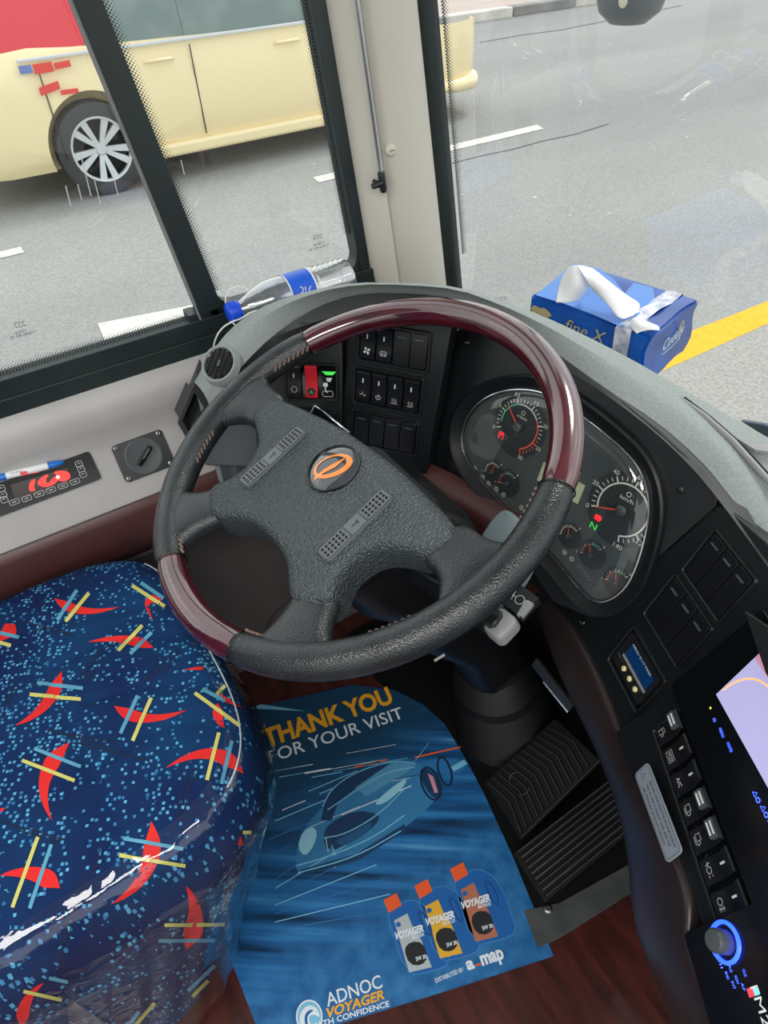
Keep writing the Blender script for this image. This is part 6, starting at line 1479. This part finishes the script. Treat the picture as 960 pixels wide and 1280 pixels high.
# ballpoint pen resting on top of that panel
p0 = FWL.px(-14, 600, .0125); p1 = FWL.px(80, 577.5, .0125); pd_ = (p1 - p0).normalized(); pt = thing('ballpoint_pen', 'white ballpoint pen with blue tip and red logo lying across the black side panel', 'pen', tuple((p0 + p1) / 2 - FWL.n * .005))
PB_ = mat('pen_blue', (24, 112, 200), .35)
L_ = (p1 - p0).length
MB().lathe([(.0050, 0), (.0052, .01), (.0052, L_ - .024), (.0050, L_ - .022)], p0, pd_, WHITE, 20).build('barrel', WHITE, parent=pt, smooth=50)
MB().lathe([(.0050, L_ - .022), (.0048, L_ - .012), (.0034, L_ - .002), (.0012, L_), (0, L_)], p0, pd_, PB_, 20).build('tip', PB_, parent=pt, smooth=50)
mb = MB().lathe([(.0, .013), (.0053, .013), (.0054, .022), (.0, .022)], p0, pd_, PB_, 20); mb.build('clip_band', PB_, parent=pt, smooth=50)
mb = MB(); a = fw(30, 592, .0182); mb.flat([a - pd_ * .0045 + FWL.up * -.0025, a + pd_ * .0045 - FWL.up * .0025, a + pd_ * .0045 + FWL.up * .003, a - pd_ * .0045 + FWL.up * .003], mat('logo_red', (214, 40, 50), .4), up=FWL.n)
put_text(mb, 'ADVANCE', a - pd_ * .016 + FWL.up * .0032, a + pd_ * .0 + FWL.up * .0032, FWL.up, .0022, DIM, n=FWL.n); mb.build('pen_print', MATS['logo_red'], parent=pt)

# ================================================================== OUTSIDE FITTINGS
MIR = mat('mirror_grey', (92, 98, 102), .4)
mc = aY(791, -14, 1.10)
mt = thing('wing_mirror', 'rounded grey underside of an outside mirror at the top of the windscreen view', 'mirror', tuple(mc))
MB().lathe([(0, -.050), (.030, -.046), (.050, -.030), (.058, -.005), (.058, .05), (.04, .07), (0, .075)], mc, (0, 0, 1), MIR, 40).build('mirror_shell', MIR, parent=mt, smooth=60)
MB().tube([mc + V((0, 0, .06)), mc + V((0, -.05, .25)), mc + V((0, -.20, .55))], .014, 12).build('mirror_arm', BLK, parent=mt, smooth=60)
MB().lathe([(0, .003), (.008, .002), (.009, 0)], aY(779, 2, 1.04), (0, -1, 0), MATS['cap_ivory'], 14).build('mirror_bolt', MATS['cap_ivory'], parent=mt)
w0, w1_ = aY(924, 526, .965), aY(1010, 580, .97)
wt_ = thing('wiper_blade', 'dark blue-grey wiper blade tip outside the glass at the right edge', 'wiper', tuple(w0))
MB().prism([w0, w1_, w1_ + V((0, 0, .03)), aY(955, 531, .967)], V((0, .010, 0)), mat('wiper_blue_grey', (70, 84, 98), .4)).build('blade', MATS['wiper_blue_grey'], parent=wt_, bevel=.002)
# small chrome-edged notch on the far dash top
q = [aZ(x, y, 1.647) for x, y in ((918, 546), (944, 562), (975, 566), (975, 552), (944, 553))]
MB().prism(q, V((0, 0, -.004)), MGREY).build('sensor_notch', MGREY, parent=dash, bevel=.0008)

# ================================================================== LIGHT
w = bpy.data.worlds.new('sky'); sc.world = w; w.use_nodes = True; nt = w.node_tree; bg = nt.nodes['Background']
tc = nt.nodes.new('ShaderNodeTexCoord'); sp = nt.nodes.new('ShaderNodeSeparateXYZ'); nt.links.new(tc.outputs['Generated'], sp.inputs[0])
rp = nt.nodes.new('ShaderNodeValToRGB'); e = rp.color_ramp.elements; e[0].position = .42; e[0].color = (.34, .34, .33, 1); e[1].position = 1.0; e[1].color = (.92, .98, 1.04, 1)
k_ = e.new(.50); k_.color = (.62, .64, .64, 1); k_ = e.new(.56); k_.color = (1.22, 1.22, 1.20, 1)
mr = nt.nodes.new('ShaderNodeMapRange'); mr.inputs[1].default_value = -1; mr.inputs[2].default_value = 1; nt.links.new(sp.outputs[2], mr.inputs[0]); nt.links.new(mr.outputs[0], rp.inputs[0])
nt.links.new(rp.outputs[0], bg.inputs[0]); bg.inputs[1].default_value = .95
FILLM = mat('fill_lamp_diffuser', (240, 240, 236), .5, emit=((255, 250, 240), 2.2))  # two unseen lamp panels, added as fill to brighten the cab interior
for lx_, ly_, lb_ in ((.10, -.9, 'added fill lamp panel behind the driver seat'), (.75, -.2, 'added fill lamp panel above the entrance side')):
    lt_ = thing('added_fill_lamp', lb_, 'fill lamp', (lx_, ly_, 2.76))
    MB().box((lx_, ly_, 2.75), (.42, .9, .02)).build('fill_lamp_body', WHITE, parent=lt_, bevel=.004); MB().box((lx_, ly_, 2.735), (.38, .86, .012)).build('fill_diffuser', FILLM, parent=lt_, bevel=.004)
    al = bpy.data.lights.new('cab_fill_light', 'AREA'); al.shape = 'RECTANGLE'; al.size = .38; al.size_y = .86; al.energy = 9; al.color = (1, .98, .95)
    ao = bpy.data.objects.new('cab_fill_light', al); COL.objects.link(ao); ao.location = (lx_, ly_, 2.72)
sun = bpy.data.lights.new('sun', 'SUN'); sun.energy = 1.1; sun.angle = math.radians(14); sun.color = (1, .97, .9)
so = bpy.data.objects.new('sun', sun); COL.objects.link(so); so.rotation_euler = V((-.25, .75, 1.0)).to_track_quat('Z', 'Y').to_euler()
sc.view_settings.view_transform = 'Standard'; sc.view_settings.look = 'None'; sc.view_settings.gamma = 1; sc.view_settings.exposure = .5
for o in list(bpy.data.objects):
    if '_o' in o: del o['_o']
